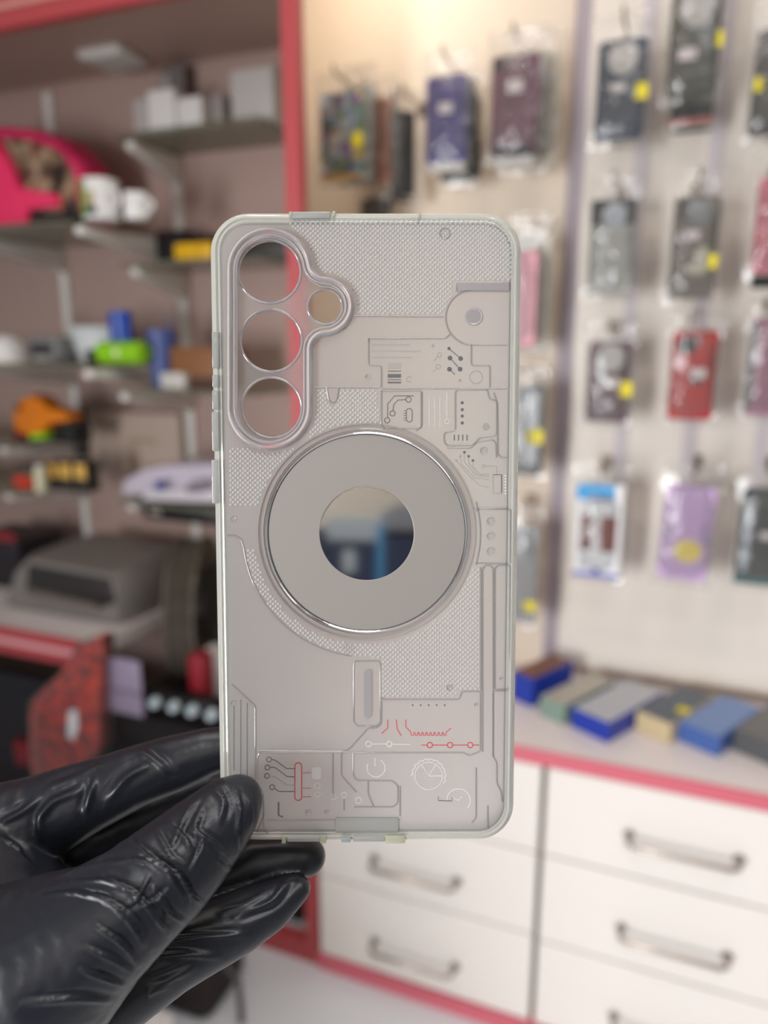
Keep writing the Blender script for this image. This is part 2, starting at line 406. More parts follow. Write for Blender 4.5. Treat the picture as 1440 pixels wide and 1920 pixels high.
YEL = mat('yellow_tag', rgb(226, 208, 30), 0.5); STK = mat('white_price_sticker', rgb(236, 222, 220), 0.5)
WIN = mat('pale_grey_window', rgb(196, 190, 186), 0.5)
NAVYC = mat('dark_slate_case', rgb(62, 72, 88), 0.25); OLIVE = mat('dark_olive_case', rgb(72, 74, 66), 0.35)
CLEARC = mat('pale_grey_case', rgb(172, 172, 164), 0.2); BROWNC = mat('grey_brown_case', rgb(112, 104, 96), 0.3)
PINKC = mat('rose_pink_case', rgb(206, 112, 130), 0.25); MARC = mat('maroon_case', rgb(88, 52, 62), 0.35)
REDC = mat('red_case', rgb(186, 34, 34), 0.35); DPNK = mat('dusty_pink_case', rgb(168, 116, 136), 0.35)
LILAC = mat('lilac_case', rgb(206, 172, 214), 0.25); PURP = mat('deep_purple_case', rgb(66, 56, 122), 0.5)
PLUM = patterned('plum_gradient_case', [rgb(70, 56, 60), rgb(112, 66, 86), rgb(134, 76, 108)], 9, 0.35, 'noise')
MULTI = patterned('multicolour_patterned_case', [rgb(110, 150, 186), rgb(124, 160, 104), rgb(136, 96, 170), rgb(214, 222, 230), rgb(80, 90, 130), rgb(206, 178, 90), rgb(140, 176, 208)], 48, 0.35)
RIBBED = patterned('black_ribbed_case', [rgb(44, 48, 48), rgb(86, 92, 92)], 60, 0.3, 'wave')
WCARD = mat('white_card', rgb(236, 234, 236), 0.5); TEAL = mat('dark_teal_edge', rgb(70, 98, 98), 0.4)
GRY = mat('mid_grey_print', rgb(120, 122, 124), 0.4); DGRY = mat('dark_grey_print', rgb(48, 46, 50), 0.35)
LGRY = mat('silver_grey_print', rgb(176, 182, 190), 0.25)
GR = 'packaged phone cases on the display board'; GM = 'packaged phone cases on the middle wall'
# display board, first row
pack((1118, 72, 1210, 262), 1.30, NAVYC, 'dark slate-blue phone case with a pale round window and yellow tag, top row', GR, disc=(.02, .30, .30, WIN), tags=((-.05, .02, .30, .16, STK), (.42, -.04, .26, .30, YEL)))
pack((1256, -30, 1350, 178), 1.29, OLIVE, 'dark olive phone case with a big pale round window, cut by the top edge', GR, disc=(.02, .29, .36, WIN), tags=((-.12, -.12, .36, .22, STK), (.5, -.02, .12, .30, YEL)), patches=((.1, .0, .5, .012, GRY, 'r', 'stripe'), (.1, -.3, .6, .012, GRY, 'r', 'stripe')))
pack((1258, 165, 1338, 232), 1.335, mat('charcoal_case', rgb(56, 58, 62), .35), 'charcoal phone case hanging just below and behind the dark olive one', GR, hook=False, header=.01, patches=((0, -.42, 1.0, .14, mat('salmon_print', rgb(206, 110, 96), .5), 'r', 'salmon_band'),))
pack((1412, 50, 1500, 250), 1.30, mat('graphite_case', rgb(70, 70, 70), .3), 'graphite phone case cut by the right edge of the photo, top row', GR, tags=((-.36, -.02, .2, .3, YEL),))
# second row
pack((1104, 372, 1188, 552), 1.30, CLEARC, 'pale grey clear-backed phone case with a dark camera end, second row', GR, disc=(.04, .32, .26, LGRY), patches=((.0, .36, 1.0, .26, DGRY, 'r', 'camera_band'), (.0, -.22, .98, .012, GRY, 'r', 'stripe')))
pack((1258, 366, 1345, 560), 1.30, BROWNC, 'grey-brown phone case with pale swirl print and yellow tag, second row', GR, disc=(.08, .33, .30, GRY), patches=((-.2, .36, .34, .2, DGRY, 'r', 'camera_patch'), (.2, -.1, .3, .5, mat('cream_print', rgb(196, 190, 172), .4), 'o', 'pale_patch'), (.1, -.2, .5, .28, mat('cream_print', rgb(196, 190, 172), .4), 'o', 'pale_patch')), tags=((-.05, .12, .3, .2, STK), (.42, -.14, .22, .30, YEL)))
pack((1416, 330, 1500, 512), 1.30, PINKC, 'rose pink phone case cut by the right edge, second row', GR, patches=((-.36, -.1, .16, .2, mat('coral_print', rgb(240, 130, 120), .3), 'o', 'coral_dot'),), foot=(.14, BLACK))
# third row
pack((1100, 640, 1178, 792), 1.30, MARC, 'maroon phone case with a pale round window and round yellow tag, third row', GR, disc=(.06, .30, .32, WIN), tags=((.1, .0, .36, .22, STK), (.46, -.08, .30, .36, YEL)), patches=((-.1, -.3, .26, .3, mat('mauve_print', rgb(116, 96, 106), .35), 'r', 'mauve_patch'),))
pack((1256, 620, 1342, 788), 1.30, REDC, 'bright red phone case with a black camera patch, third row', GR, disc=(-.18, .34, .22, DGRY), patches=((-.06, .38, .3, .10, LGRY, 'r', 'silver_patch'), (.08, -.02, .32, .3, DGRY, 'o', 'round_patch')), tags=((.12, .03, .34, .22, STK),))
pack((1402, 595, 1490, 780), 1.30, DPNK, 'dusty pink phone case cut by the right edge, third row', GR, patches=((-.42, 0, .14, .9, mat('grey_edge_print', rgb(110, 116, 116), .3), 'r', 'grey_side'),))
# fourth row
t = pack((1078, 908, 1166, 1084), 1.30, WCARD, 'white boxed case with a blue top and two brown pictures, bottom row', GR, corner=.003, depth=.02, patches=((-.1, .41, .8, .16, mat('sky_blue_print', rgb(24, 150, 214), .4), 'r', 'blue_band'), (.06, .35, .5, .04, mat('navy_print', rgb(36, 62, 122), .4), 'r', 'navy_logo'), (-.24, -.02, .28, .38, mat('brown_print', rgb(110, 44, 34), .4), 'r', 'brown_picture'), (.22, -.02, .34, .38, mat('rust_print', rgb(128, 50, 36), .4), 'r', 'brown_picture'), (.0, -.47, 1.0, .05, mat('periwinkle_print', rgb(104, 112, 184), .4), 'r', 'blue_foot'), (0, -.42, .14, .05, mat('navy_print', rgb(36, 62, 122), .4), 'r', 'blue_emblem')), tags=((-.1, .03, .26, .2, STK),))
pack((1240, 910, 1336, 1090), 1.29, LILAC, 'lilac phone case with a round yellow patch and dark base, bottom row', GR, roll=2.0, patches=((.06, -.18, .56, .5, mat('soft_yellow_print', rgb(236, 210, 96), .4), 'o', 'yellow_patch'), (-.36, .02, .10, .08, DGRY, 'r', 'grey_mark'), (.42, -.06, .10, .08, GRY, 'r', 'grey_mark')))
pack((1384, 915, 1480, 1098), 1.29, RIBBED, 'black ribbed phone case with a teal lower edge, bottom row at right edge', GR, patches=((-.34, -.06, .14, .62, LGRY, 'r', 'silver_bar'), (0, -.46, 1.0, .08, TEAL, 'r', 'teal_edge')), tags=((.05, .02, .24, .16, STK),))
# middle wall
pack((600, 172, 676, 336), 1.28, MULTI, 'multicoloured patterned phone case with white camera patch, nearest the pink post', GM, board_v=VM, patches=((-.30, .33, .24, .22, mat('white_print_and_glint', rgb(214, 216, 220), .4), 'r', 'camera_patch'), (-.02, .40, .22, .14, mat('violet_print', rgb(106, 74, 128), .4), 'r', 'violet_patch'), (0, -.47, .96, .06, mat('ochre_print', rgb(170, 128, 60), .4), 'r', 'ochre_edge')), tags=((-.12, -.05, .3, .22, STK), (.4, -.06, .3, .3, YEL)), foot=None)
pack((648, 160, 694, 336), 1.325, mat('bone_white_case', rgb(206, 202, 186), .4), 'bone-white case edge showing right behind the multicoloured one', GM, hook=False)
pack((676, 182, 730, 340), 1.36, mat('orange_brown_case', rgb(196, 124, 94), .4), 'orange-brown phone case at the back of the multicoloured stack', GM, hook=False)
pack((744, 206, 782, 366), 1.34, mat('near_black_case', rgb(52, 46, 54), .3), 'narrow near-black phone case turned almost edge-on beside the purple one', GM, yaw=52, board_v=VM)
pack((798, 140, 874, 304), 1.285, PURP, 'deep purple phone case with a small white sticker, front of its hook', GM, board_v=VM, tags=((.0, .12, .34, .22, STK),), patches=((.1, .28, .06, .2, mat('faint_purple_print', rgb(96, 86, 150), .4), 'r', 'faint_mark'),), foot=(.10, mat('grey_card', rgb(176, 172, 168), .5)))
pack((826, 176, 894, 340), 1.345, mat('soot_black_case', rgb(42, 38, 38), .4), 'soot-black phone case hanging right behind the deep purple one', GM, hook=False)
pack((920, 100, 1008, 292), 1.285, PLUM, 'plum phone case with white sticker and dark foot, tallest on the middle wall', GM, board_v=VM, tags=((.02, .18, .32, .24, STK),), patches=((-.3, .40, .3, .14, mat('dark_plum_print', rgb(74, 58, 62), .35), 'r', 'camera_patch'), (0, -.46, .9, .08, DGRY, 'r', 'dark_foot')), foot=(.09, mat('grey_card', rgb(176, 172, 168), .5)))
pack((950, 96, 1042, 312), 1.345, mat('ivory_case', rgb(208, 200, 184), .4), 'ivory case edge showing right behind the plum one', GM, hook=False)
pack((676, 372, 722, 420), 1.36, mat('black_pouch_case', rgb(30, 26, 26), .4), 'small black item hanging below the multicoloured stack, above the phone case top edge', GM, board_v=VM, header=.015)
pack((905, 470, 1006, 650), 1.29, mat('pastel_pink_case', rgb(226, 158, 170), .4), 'pastel pink phone case half hidden behind the right side of the transparent case', GM, board_v=VM)
pack((935, 440, 1030, 652), 1.33, mat('off_white_case', rgb(222, 216, 202), .4), 'off-white case just behind the pastel pink one', GM, hook=False)
pack((930, 722, 1018, 890), 1.30, mat('jet_black_case', rgb(40, 38, 42), .3), 'black phone case with white stripe and yellow tag, right of the transparent case', GM, board_v=VM, patches=((.28, .02, .20, .80, mat('white_print_and_glint', rgb(214, 216, 220), .4), 'r', 'white_stripe'),), tags=((.34, -.06, .34, .3, YEL),))
pack((925, 985, 1006, 1168), 1.30, mat('smoke_grey_case', rgb(160, 158, 158), .25), 'smoke-grey phone case with a yellow tag low on the middle wall, above counter boxes', GM, board_v=VM, tags=((.36, -.3, .30, .24, YEL),), patches=((.1, .34, .6, .2, GRY, 'r', 'camera_patch'),))

# ================================================================== boxes on the counter
def cbox(x0, x1, ybot, htop, depth, m_top, m_front, yaw, name, label, cat, group, extra=None):
    """box lying on the counter: front lower corners near pixels (x0..x1, ybot)"""
    a = onZ(x0, ybot, CT); b = onZ(x1, ybot, CT); c = (a + b) / 2; w = abs(b.x - a.x)
    M = Matrix.Translation((c.x, c.y, CT + 0.0005)) @ Matrix.Rotation(math.radians(yaw), 4, 'Z')
    t = thing(name, label, cat, group=group, M=M)
    bm = bmesh.new(); box(bm, (-w / 2, 0, 0), (w / 2, depth, htop * .985), .001); bm.transform(M); obj('carton_body', bm, m_front, t)
    bm = bmesh.new(); box(bm, (-w / 2 + .002, .002, htop * .98), (w / 2 - .002, depth - .002, htop)); bm.transform(M); obj('lid_print', bm, m_top, t)
    if extra:
        for (lo, hi, m, nm) in extra:
            bm = bmesh.new(); box(bm, lo, hi); bm.transform(M); obj(nm, bm, m, t)
    return t
CG = 'cartons lying on the counter'
BLU = mat('royal_blue_card', rgb(28, 56, 160), .35); LBL = mat('steel_blue_card', rgb(112, 138, 186), .35)
cbox(950, 1004, 1318, .055, .12, mat('brown_picture_print', rgb(120, 80, 64), .4), BLU, -28, 'carton', 'blue carton with a brown picture at the counter back beside the transparent case', 'box', CG)
cbox(1004, 1064, 1350, .036, .15, mat('pale_taupe_card', rgb(176, 168, 158), .4), mat('grey_green_card', rgb(126, 148, 136), .4), -28, 'carton', 'taupe-topped grey-green carton between two blue cartons on the counter', 'box', CG)
cbox(1060, 1148, 1378, .036, .17, mat('silver_grey_card', rgb(178, 180, 186), .3), BLU, -28, 'carton', 'royal blue carton with a silver-grey top, largest on the counter', 'box', CG)
cbox(1184, 1260, 1382, .036, .15, mat('dark_slate_card', rgb(84, 92, 104), .35), mat('sand_card', rgb(196, 178, 140), .4), -28, 'carton', 'sand-fronted carton with a dark slate top and yellow spot on the counter', 'box', CG, extra=[((.01, .05, .0355), (.03, .07, .0368), YEL, 'yellow_spot')])
cbox(1264, 1350, 1404, .034, .15, LBL, mat('mid_blue_card', rgb(66, 96, 160), .35), -28, 'carton', 'steel-blue carton second from right on the counter', 'box', CG)
cbox(1368, 1462, 1424, .038, .14, mat('gunmetal_card', rgb(104, 102, 100), .35), mat('dark_gunmetal_card', rgb(84, 86, 88), .35), -28, 'carton', 'gunmetal grey carton at the right edge of the counter', 'box', CG)

# ================================================================== alcove: uprights, brackets, glass shelves
UL, UR = -1.465, -1.112
for u, nm in ((UL, 'white slotted shelf upright on the alcove wall, left one'), (UR, 'white slotted shelf upright on the alcove wall, nearer the pink post')):
    bm = bmesh.new(); box(bm, (u - .011, VB - .012, .60), (u + .011, VB, 1.78))
    for k in range(40): box(bm, (u - .003, VB - .0125, .62 + k * .028), (u + .003, VB - .012, .632 + k * .028))
    tag(obj('shelf_upright', bm, BRK), nm, 'shelf upright', 'shelf uprights')
def bracket(u, vtip, z, label):
    bm = bmesh.new(); d = 0.0115
    prof = [(VB - .012, z - .002), (vtip, z - .002), (vtip - .004, z - .008), (vtip, z - .018), (VB - .05, z - .045), (VB - .012, z - .062)]
    a = [bm.verts.new((u - d, p[0], p[1])) for p in prof]; b = [bm.verts.new((u + d, p[0], p[1])) for p in prof]
    bm.faces.new(a); bm.faces.new(b[::-1])
    for i in range(len(prof)): j = (i + 1) % len(prof); bm.faces.new((a[i], a[j], b[j], b[i]))
    bmesh.ops.bevel(bm, geom=bm.edges[:], offset=.003, segments=2, affect='EDGES')
    tag(obj('shelf_bracket', bm, BRK, None, True), label, 'shelf bracket', 'white shelf brackets')
def glass(u0, u1, v0, z, label):
    tag(obj('glass_shelf', B((u0, v0, z), (u1, VB - .013, z + .008), .001), GLASS_SH), label, 'shelf', 'glass shelves')
ZS = dict(S1=1.612, S2=1.360, S3=1.100, S4=0.858, L1=1.430, L2=1.150, L3=0.966, L4=0.856)
glass(UR - .02, -.785, 1.345, ZS['S1'], 'topmost glass shelf beside the pink post, carrying white boxes')
glass(UR - .02, -.785, 1.335, ZS['S2'], 'glass shelf beside the pink post, holding the yellow box')
glass(UR - .02, -.785, 1.275, ZS['S3'], 'glass shelf beside the pink post, holding the brown box')
glass(UR - .02, -.785, 1.270, ZS['S4'], 'lowest glass shelf beside the pink post, under the lilac machine')
glass(-2.2, UR - .035, 1.215, ZS['L1'], 'glass shelf on the left carrying the pink bag and the mugs')
glass(-2.2, UR - .035, 1.205, ZS['L2'], 'glass shelf on the left carrying the lime tape roll and white bowl')
glass(-2.2, UL + .03, 1.265, ZS['L3'], 'short glass shelf on the left under the orange tape dispenser')
glass(-2.2, UL + .03, 1.265, ZS['L4'], 'lowest short glass shelf on the left under the red and gold items')
bracket(UR + .002, 1.367, ZS['S1'], 'white bracket under the topmost glass shelf')
bracket(UR + .002, 1.355, ZS['S2'], 'white bracket under the shelf with the yellow box')
bracket(UR + .002, 1.291, ZS['S3'], 'white bracket under the shelf with the brown box')
bracket(UR + .002, 1.289, ZS['S4'], 'white bracket under the shelf with the lilac machine')
bracket(UR - .025, 1.231, ZS['L1'], 'white bracket under the mugs')
bracket(UR - .025, 1.219, ZS['L2'], 'white bracket under the lime tape roll')
bracket(UL, 1.26, ZS['L1'], 'white bracket at the left edge under the pink bag')
bracket(UL, 1.25, ZS['L2'], 'white bracket at the left edge under the white bowl')
bracket(UL, 1.282, ZS['L3'], 'white bracket under the orange tape dispenser')
bracket(UL, 1.281, ZS['L4'], 'white bracket under the red and gold items')
# small lamp under the soffit
a = onZ(212, 100, 1.80)
t = thing('soffit_lamp', 'small white oblong lamp housing under the alcove soffit, top left', 'lamp', (a.x, a.y, 1.80))
bm = bmesh.new(); box(bm, (a.x - .055, a.y - .05, 1.782), (a.x + .055, a.y + .05, 1.80), .006); obj('lamp_housing', bm, BRK, t, True)
bm = bmesh.new(); box(bm, (a.x - .045, a.y - .04, 1.779), (a.x + .045, a.y + .04, 1.783), .002); obj('diffuser', bm, mat('grey_diffuser', rgb(206, 204, 196), .5), t)

# ------------------------------------------------------------------ things on the shelves
def sbox(px, v, z, depth, m, name, label, cat, group=None, yaw=0, bev=.003, top=None, parts=()):
    x0, y0, x1, y1 = px; ym = (y0 + y1) / 2
    a = onV(x0, ym, v); b = onV(x1, ym, v); w = b.x - a.x; h = onV((x0 + x1) / 2, y0, v).z - z
    h = max(h, .008)
    M = Matrix.Translation(((a.x + b.x) / 2, v, z)) @ Matrix.Rotation(math.radians(yaw), 4, 'Z')
    t = thing(name, label, cat, group=group, M=M)
    bm = bmesh.new(); box(bm, (-w / 2, 0, 0), (w / 2, depth, h), min(bev, h * .2)); bm.transform(M); obj('carton_body' if cat == 'box' else 'body', bm, m, t, True)
    bm = bmesh.new(); box(bm, (-w / 2 + .004, .004, h), (w / 2 - .004, depth - .004, h + .0012)); bm.transform(M)
    obj('lid_flap' if cat == 'box' else 'top_cover', bm, top or m, t)
    for (fx0, fz0, fx1, fz1, mm, nm) in parts:
        bm = bmesh.new(); box(bm, (-w / 2 + fx0 * w, -.0015, fz0 * h), (-w / 2 + fx1 * w, .002, fz1 * h)); bm.transform(M); obj(nm, bm, mm, t)
    return t
G8 = .0085
W1 = mat('white_box_card', rgb(236, 232, 230), .5); W2 = mat('pale_grey_box_card', rgb(196, 190, 186), .5); W3 = mat('grey_box_card', rgb(168, 160, 156), .5)
BG = 'boxes on the top glass shelf'
sbox((250, 186, 276, 246), 1.42, ZS['S1'] + G8, .06, W2, 'carton', 'narrow grey-white box at the left end of the top glass shelf', 'box', BG)
sbox((276, 168, 328, 246), 1.385, ZS['S1'] + G8, .09, W1, 'carton', 'taller bright white box left on the top glass shelf', 'box', BG)
sbox((331, 182, 378, 240), 1.385, ZS['S1'] + G8, .09, W1, 'carton', 'low bright white box in the middle of the top glass shelf', 'box', BG)
sbox((382, 178, 418, 232), 1.42, ZS['S1'] + G8, .07, W3, 'carton', 'small grey box between the white box and the large pale box', 'box', BG)
sbox((432, 128, 512, 220), 1.39, ZS['S1'] + G8, .09, W2, 'carton', 'large pale grey box nearest the pink post on the top glass shelf', 'box', BG)
sbox((300, 122, 345, 190), 1.485, ZS['S1'] + G8, .03, mat('dim_grey_plastic', rgb(120, 112, 110), .5), 'gadget', 'dim grey gadget standing behind the white boxes on the top shelf', 'gadget', parts=((.1, .6, .4, .9, W3, 'screen'),))
# yellow box and black items on S2
sbox((326, 456, 398, 488), 1.36, ZS['S2'] + G8, .06, mat('yellow_card', rgb(222, 172, 18), .4), 'carton', 'yellow box on the glass shelf beside the phone case corner', 'box', parts=((.62, 0, .66, 1, mat('dark_yellow_print', rgb(190, 140, 16), .4), 'stripe'),))
sbox((292, 432, 345, 470), 1.44, ZS['S2'] + G8, .06, BLACK, 'pouch', 'black pouch behind the yellow box', 'pouch')
sbox((350, 436, 545, 470), 1.455, ZS['S2'] + G8, .055, mat('dark_brown_plastic', rgb(44, 36, 32), .4), 'toolbox', 'long dark brown toolbox behind the yellow box', 'toolbox', parts=((.1, .5, .2, .8, BLACK, 'latch'),))
# pink bag on L1
zt = ZS['L1'] + G8
vb_ = 1.30
def sil(name, pts, v, depth, m, parent, zmin=None, label=None):
    P = [onV(x, y, v) for x, y in pts]; bm = bmesh.new()
    if zmin is not None: P = [Vector((p.x, p.y, max(p.z, zmin))) for p in P]
    c = sum(P, Vector()) / len(P)
    def ring(dv, s): return [Vector((c.x + (p.x - c.x) * s, v + dv, (c.z + (p.z - c.z) * s) if zmin is None else max(zmin, c.z + (p.z - c.z) * s))) for p in P]
    loops = [ring(0, .90), ring(depth * .08, .97), ring(depth * .3, 1.0), ring(depth * .7, 1.0), ring(depth * .92, .97), ring(depth, .90)]
    loft(bm, loops)
    def cap(rg):
        tris = tessellate_polygon([[Vector((p.x, p.z, 0)) for p in rg]])
        vs = [bm.verts.new(p) for p in rg]
        for a, b, cc in tris:
            try: bm.faces.new((vs[a], vs[b], vs[cc]))
            except ValueError: pass
    cap(loops[0]); cap(loops[-1])
    return obj(name, bm, m, parent, True, label)
HOT = mat('hot_pink_fabric', rgb(246, 50, 104), .6, bump=.3, bscale=90)
zb0 = onV(40, 424, vb_)
t = thing('pink_bag', 'hot pink rounded bag with a dark photo print, on the left glass shelf', 'bag', (zb0.x, vb_, zt))
sil('bag_body', [(-90, 424), (-95, 300), (-60, 240), (0, 232), (60, 238), (110, 258), (145, 300), (158, 350), (158, 421), (100, 423)], vb_ + .02, .10, mat('deep_pink_fabric', rgb(216, 44, 98), .6), t)
sil('photo_print', [(2, 256), (60, 262), (112, 286), (132, 320), (140, 360), (146, 412), (60, 400), (40, 340)], vb_ + .012, .012, patterned('brown_photo_print', [rgb(30, 22, 22), rgb(96, 66, 52), rgb(176, 150, 122), rgb(128, 76, 54), rgb(34, 26, 26)], 14, .3, 'noise'), t, label='dark brown photo print')
sil('front_flap', [(-90, 426), (-90, 262), (-10, 262), (14, 300), (34, 352), (104, 364), (106, 388), (52, 392), (48, 424)], vb_ - .004, .03, HOT, t, label='bright pink front flap')
sil('dark_base', [(54, 398), (148, 398), (150, 423), (54, 423)], vb_ + .003, .02, BLACK, t, label='black base strip')
# mugs
def mug(px, v, z, label, m, handle_side, decor=None):
    x0, y0, x1, y1 = px; a = onV(x0, (y0 + y1) / 2, v); b = onV(x1, (y0 + y1) / 2, v); r = (b.x - a.x) / 2; c = (a + b) / 2; h = onV((x0 + x1) / 2, y0, v).z - z
    t = thing('mug', label, 'mug', (c.x, v, z), 'printed mugs')
    bm = bmesh.new(); lathe(bm, [(0, 0), (r * .92, 0), (r, .004), (r, h - .002), (r * .97, h), (r * .93, h - .002), (r * .92, .006), (0, .006)], (c.x, v, z), seg=36); obj('mug_body', bm, m, t, True)
    bm = bmesh.new(); pts = [(c.x + math.cos(handle_side) * (r * .97 + .022 * math.sin(PI * k / 8)), v + math.sin(handle_side) * (r * .97 + .022 * math.sin(PI * k / 8)), z + h * (.2 + .6 * k / 8)) for k in range(9)]
    tube(bm, pts, .0045, 10); obj('handle', bm, mat('white_glaze', rgb(232, 230, 228), .2), t, True)
    if decor:
        for (a0, a1, z0, z1, mm, nm) in decor:
            bm = bmesh.new(); n = 10
            lo = [bm.verts.new((c.x + (r + .0006) * math.cos(math.radians(a0 + (a1 - a0) * k / n)), v + (r + .0006) * math.sin(math.radians(a0 + (a1 - a0) * k / n)), z + z0 * h)) for k in range(n + 1)]
            hi = [bm.verts.new((c.x + (r + .0006) * math.cos(math.radians(a0 + (a1 - a0) * k / n)), v + (r + .0006) * math.sin(math.radians(a0 + (a1 - a0) * k / n)), z + z1 * h)) for k in range(n + 1)]
            for k in range(n): bm.faces.new((lo[k], lo[k + 1], hi[k + 1], hi[k]))
            r_ = bmesh.ops.extrude_face_region(bm, geom=bm.faces[:])
            for vv in [g for g in r_['geom'] if isinstance(g, bmesh.types.BMVert)]:
                d_ = Vector((vv.co.x - c.x, vv.co.y - v, 0)).normalized(); vv.co -= d_ * .0012
            obj(nm, bm, mm, t, True)
WG = mat('white_glaze', rgb(232, 230, 228), .2); GRN = mat('leaf_green_print', rgb(98, 158, 48), .4)
mug((162, 338, 218, 420), 1.26, zt, 'white mug with a green print beside the pink bag', WG, math.radians(-15), [(195, 262, .08, .95, GRN, 'green_print'), (264, 292, .34, .66, mat('tan_print', rgb(176, 156, 112), .4), 'tan_print'), (264, 296, .10, .32, DGRY, 'dark_print')])
mug((238, 362, 276, 428), 1.275, zt, 'plain white mug with its handle towards the pink post', WG, math.radians(-10))
# L2 things
zt = ZS['L2'] + G8
def pl(x, y, z): return onZ(x, y, z)
v1 = 1.27
c = onV(10, 660, v1)
t = thing('white_bowl', 'round white bowl-shaped cover at the left edge of the middle shelf', 'bowl', (c.x, v1, zt))
bm = bmesh.new(); lathe(bm, [(0, .062), (.022, .058), (.040, .042), (.047, .012), (.048, 0), (0, 0)], (c.x, v1, zt), seg=32); obj('dome', bm, WG, t, True)
bm = bmesh.new(); box(bm, (c.x - .008, v1 - .051, zt + .004), (c.x + .006, v1 - .040, zt + .02), .001); obj('coral_label', bm, mat('coral_label', rgb(214, 110, 96), .5), t, label='coral label')
sbox((52, 632, 108, 676), 1.29, zt, .07, mat('mid_grey_plastic', rgb(126, 124, 124), .4), 'card_reader', 'grey device with a dark screen between the white bowl and pale basin', 'gadget', parts=((.1, .35, .8, .75, DGRY, 'screen'), (.2, .06, .7, .25, W3, 'key_row')))
c0, c1 = onV(104, 645, 1.30), onV(206, 645, 1.30)
t = thing('white_basin', 'pale plastic basin in front of the alcove upright on the middle shelf', 'basin', ((c0.x + c1.x) / 2, 1.36, zt))
cx_ = (c0.x + c1.x) / 2; w_ = c1.x - c0.x
bm = bmesh.new()
def ell(sx, sy, z): return [Vector((cx_ + sx * math.cos(2 * PI * k / 36), 1.36 + sy * math.sin(2 * PI * k / 36), z)) for k in range(36)]
hh = onV(150, 612, 1.30).z - zt
lo_ = [ell(w_ * .36, .045, zt), ell(w_ * .42, .052, zt + hh * .6), ell(w_ * .5, .062, zt + hh * .94), ell(w_ * .52, .065, zt + hh), ell(w_ * .48, .06, zt + hh * .96), ell(w_ * .36, .045, zt + .004)]
loft(bm, lo_); bm.faces.new([bm.verts.new(p) for p in lo_[0]]); bm.faces.new([bm.verts.new(p) for p in lo_[-1]]); obj('basin_body', bm, mat('pale_blue_white_plastic', rgb(214, 218, 220), .4), t, True)
sbox((160, 656, 176, 676), 1.285, zt, .03, BLACK, 'small_gadget', 'tiny black item left of the lime tape roll', 'gadget')
BLUP = mat('cobalt_blue_plastic', rgb(36, 70, 168), .35)
t = sbox((204, 584, 238, 645), 1.30, zt, .02, BLUP, 'blue_stand', 'upright cobalt blue stand behind the lime tape roll', 'stand', parts=((.45, 0, .58, 1, mat('pale_blue_trim', rgb(140, 160, 200), .4), 'pale_trim'), (.5, 0, 1.6, .42, BLUP, 'front_lip')))
c0, c1 = onV(180, 658, 1.265), onV(262, 658, 1.265); hh = onV(220, 640, 1.265).z - zt
t = thing('tape_roll', 'lime green capped roll lying at the front of the middle shelf', 'roll', ((c0.x + c1.x) / 2, 1.28, zt))
LIME = mat('lime_green_plastic', rgb(140, 200, 30), .35)
bm = bmesh.new(); r = max(hh / 2, .014); L_ = (c1.x - c0.x)
lathe(bm, [(0, 0), (r * .8, 0), (r, .004), (r, L_ - .004), (r * .8, L_), (0, L_)], (c0.x, 1.28, zt + r), (1, 0, 0), 32); obj('roll_body', bm, LIME, t, True)
bm = bmesh.new(); mx_ = (c0.x + c1.x) / 2
prism(bm, [[(-.010, .008), (.010, .008), (0, -.012)]], 0, .002, Matrix.Translation((mx_ + .004, 1.28 - r - .0002, zt + r)) @ Matrix(((1, 0, 0, 0), (0, 0, -1, 0), (0, 1, 0, 0), (0, 0, 0, 1)))); obj('pale_triangle', bm, mat('pale_lime_print', rgb(214, 226, 170), .4), t, label='pale triangle print')
c0, c1 = onV(280, 650, 1.34), onV(328, 650, 1.34)
t = thing('blue_cup', 'slate blue tapered cup between the lime roll and the brown box', 'cup', ((c0.x + c1.x) / 2, 1.34, ZS['S3'] + G8))
bm = bmesh.new(); r = (c1.x - c0.x) / 2; hh = onV(304, 618, 1.34).z - ZS['S3'] - G8
lathe(bm, [(0, 0), (r * .72, 0), (r, hh), (r * .93, hh), (r * .68, .004), (0, .004)], ((c0.x + c1.x) / 2, 1.34, ZS['S3'] + G8), seg=32); obj('cup_body', bm, mat('slate_blue_plastic', rgb(72, 86, 142), .4), t, True)
bm = bmesh.new(); tube(bm, [((c0.x + c1.x) / 2 + r * .4, 1.34, ZS['S3'] + .02), ((c0.x + c1.x) / 2 + r * .6, 1.34, ZS['S3'] + hh + .035)], .0022, 8); obj('stirring_rod', bm, mat('slate_blue_plastic', rgb(72, 86, 142), .4), t, True)
sbox((318, 652, 420, 702), 1.315, ZS['S3'] + G8, .09, mat('kraft_brown_card', rgb(132, 86, 52), .5), 'carton', 'brown carton on the glass shelf behind the left rim of the phone case', 'box', parts=((0, 0, 1, .3, mat('dark_brown_card', rgb(74, 48, 34), .5), 'dark_base_band'),))
sbox((300, 700, 345, 716), 1.295, ZS['S3'] + G8, .03, W2, 'paper_stack', 'flat pale paper stack in front of the brown carton', 'paper')
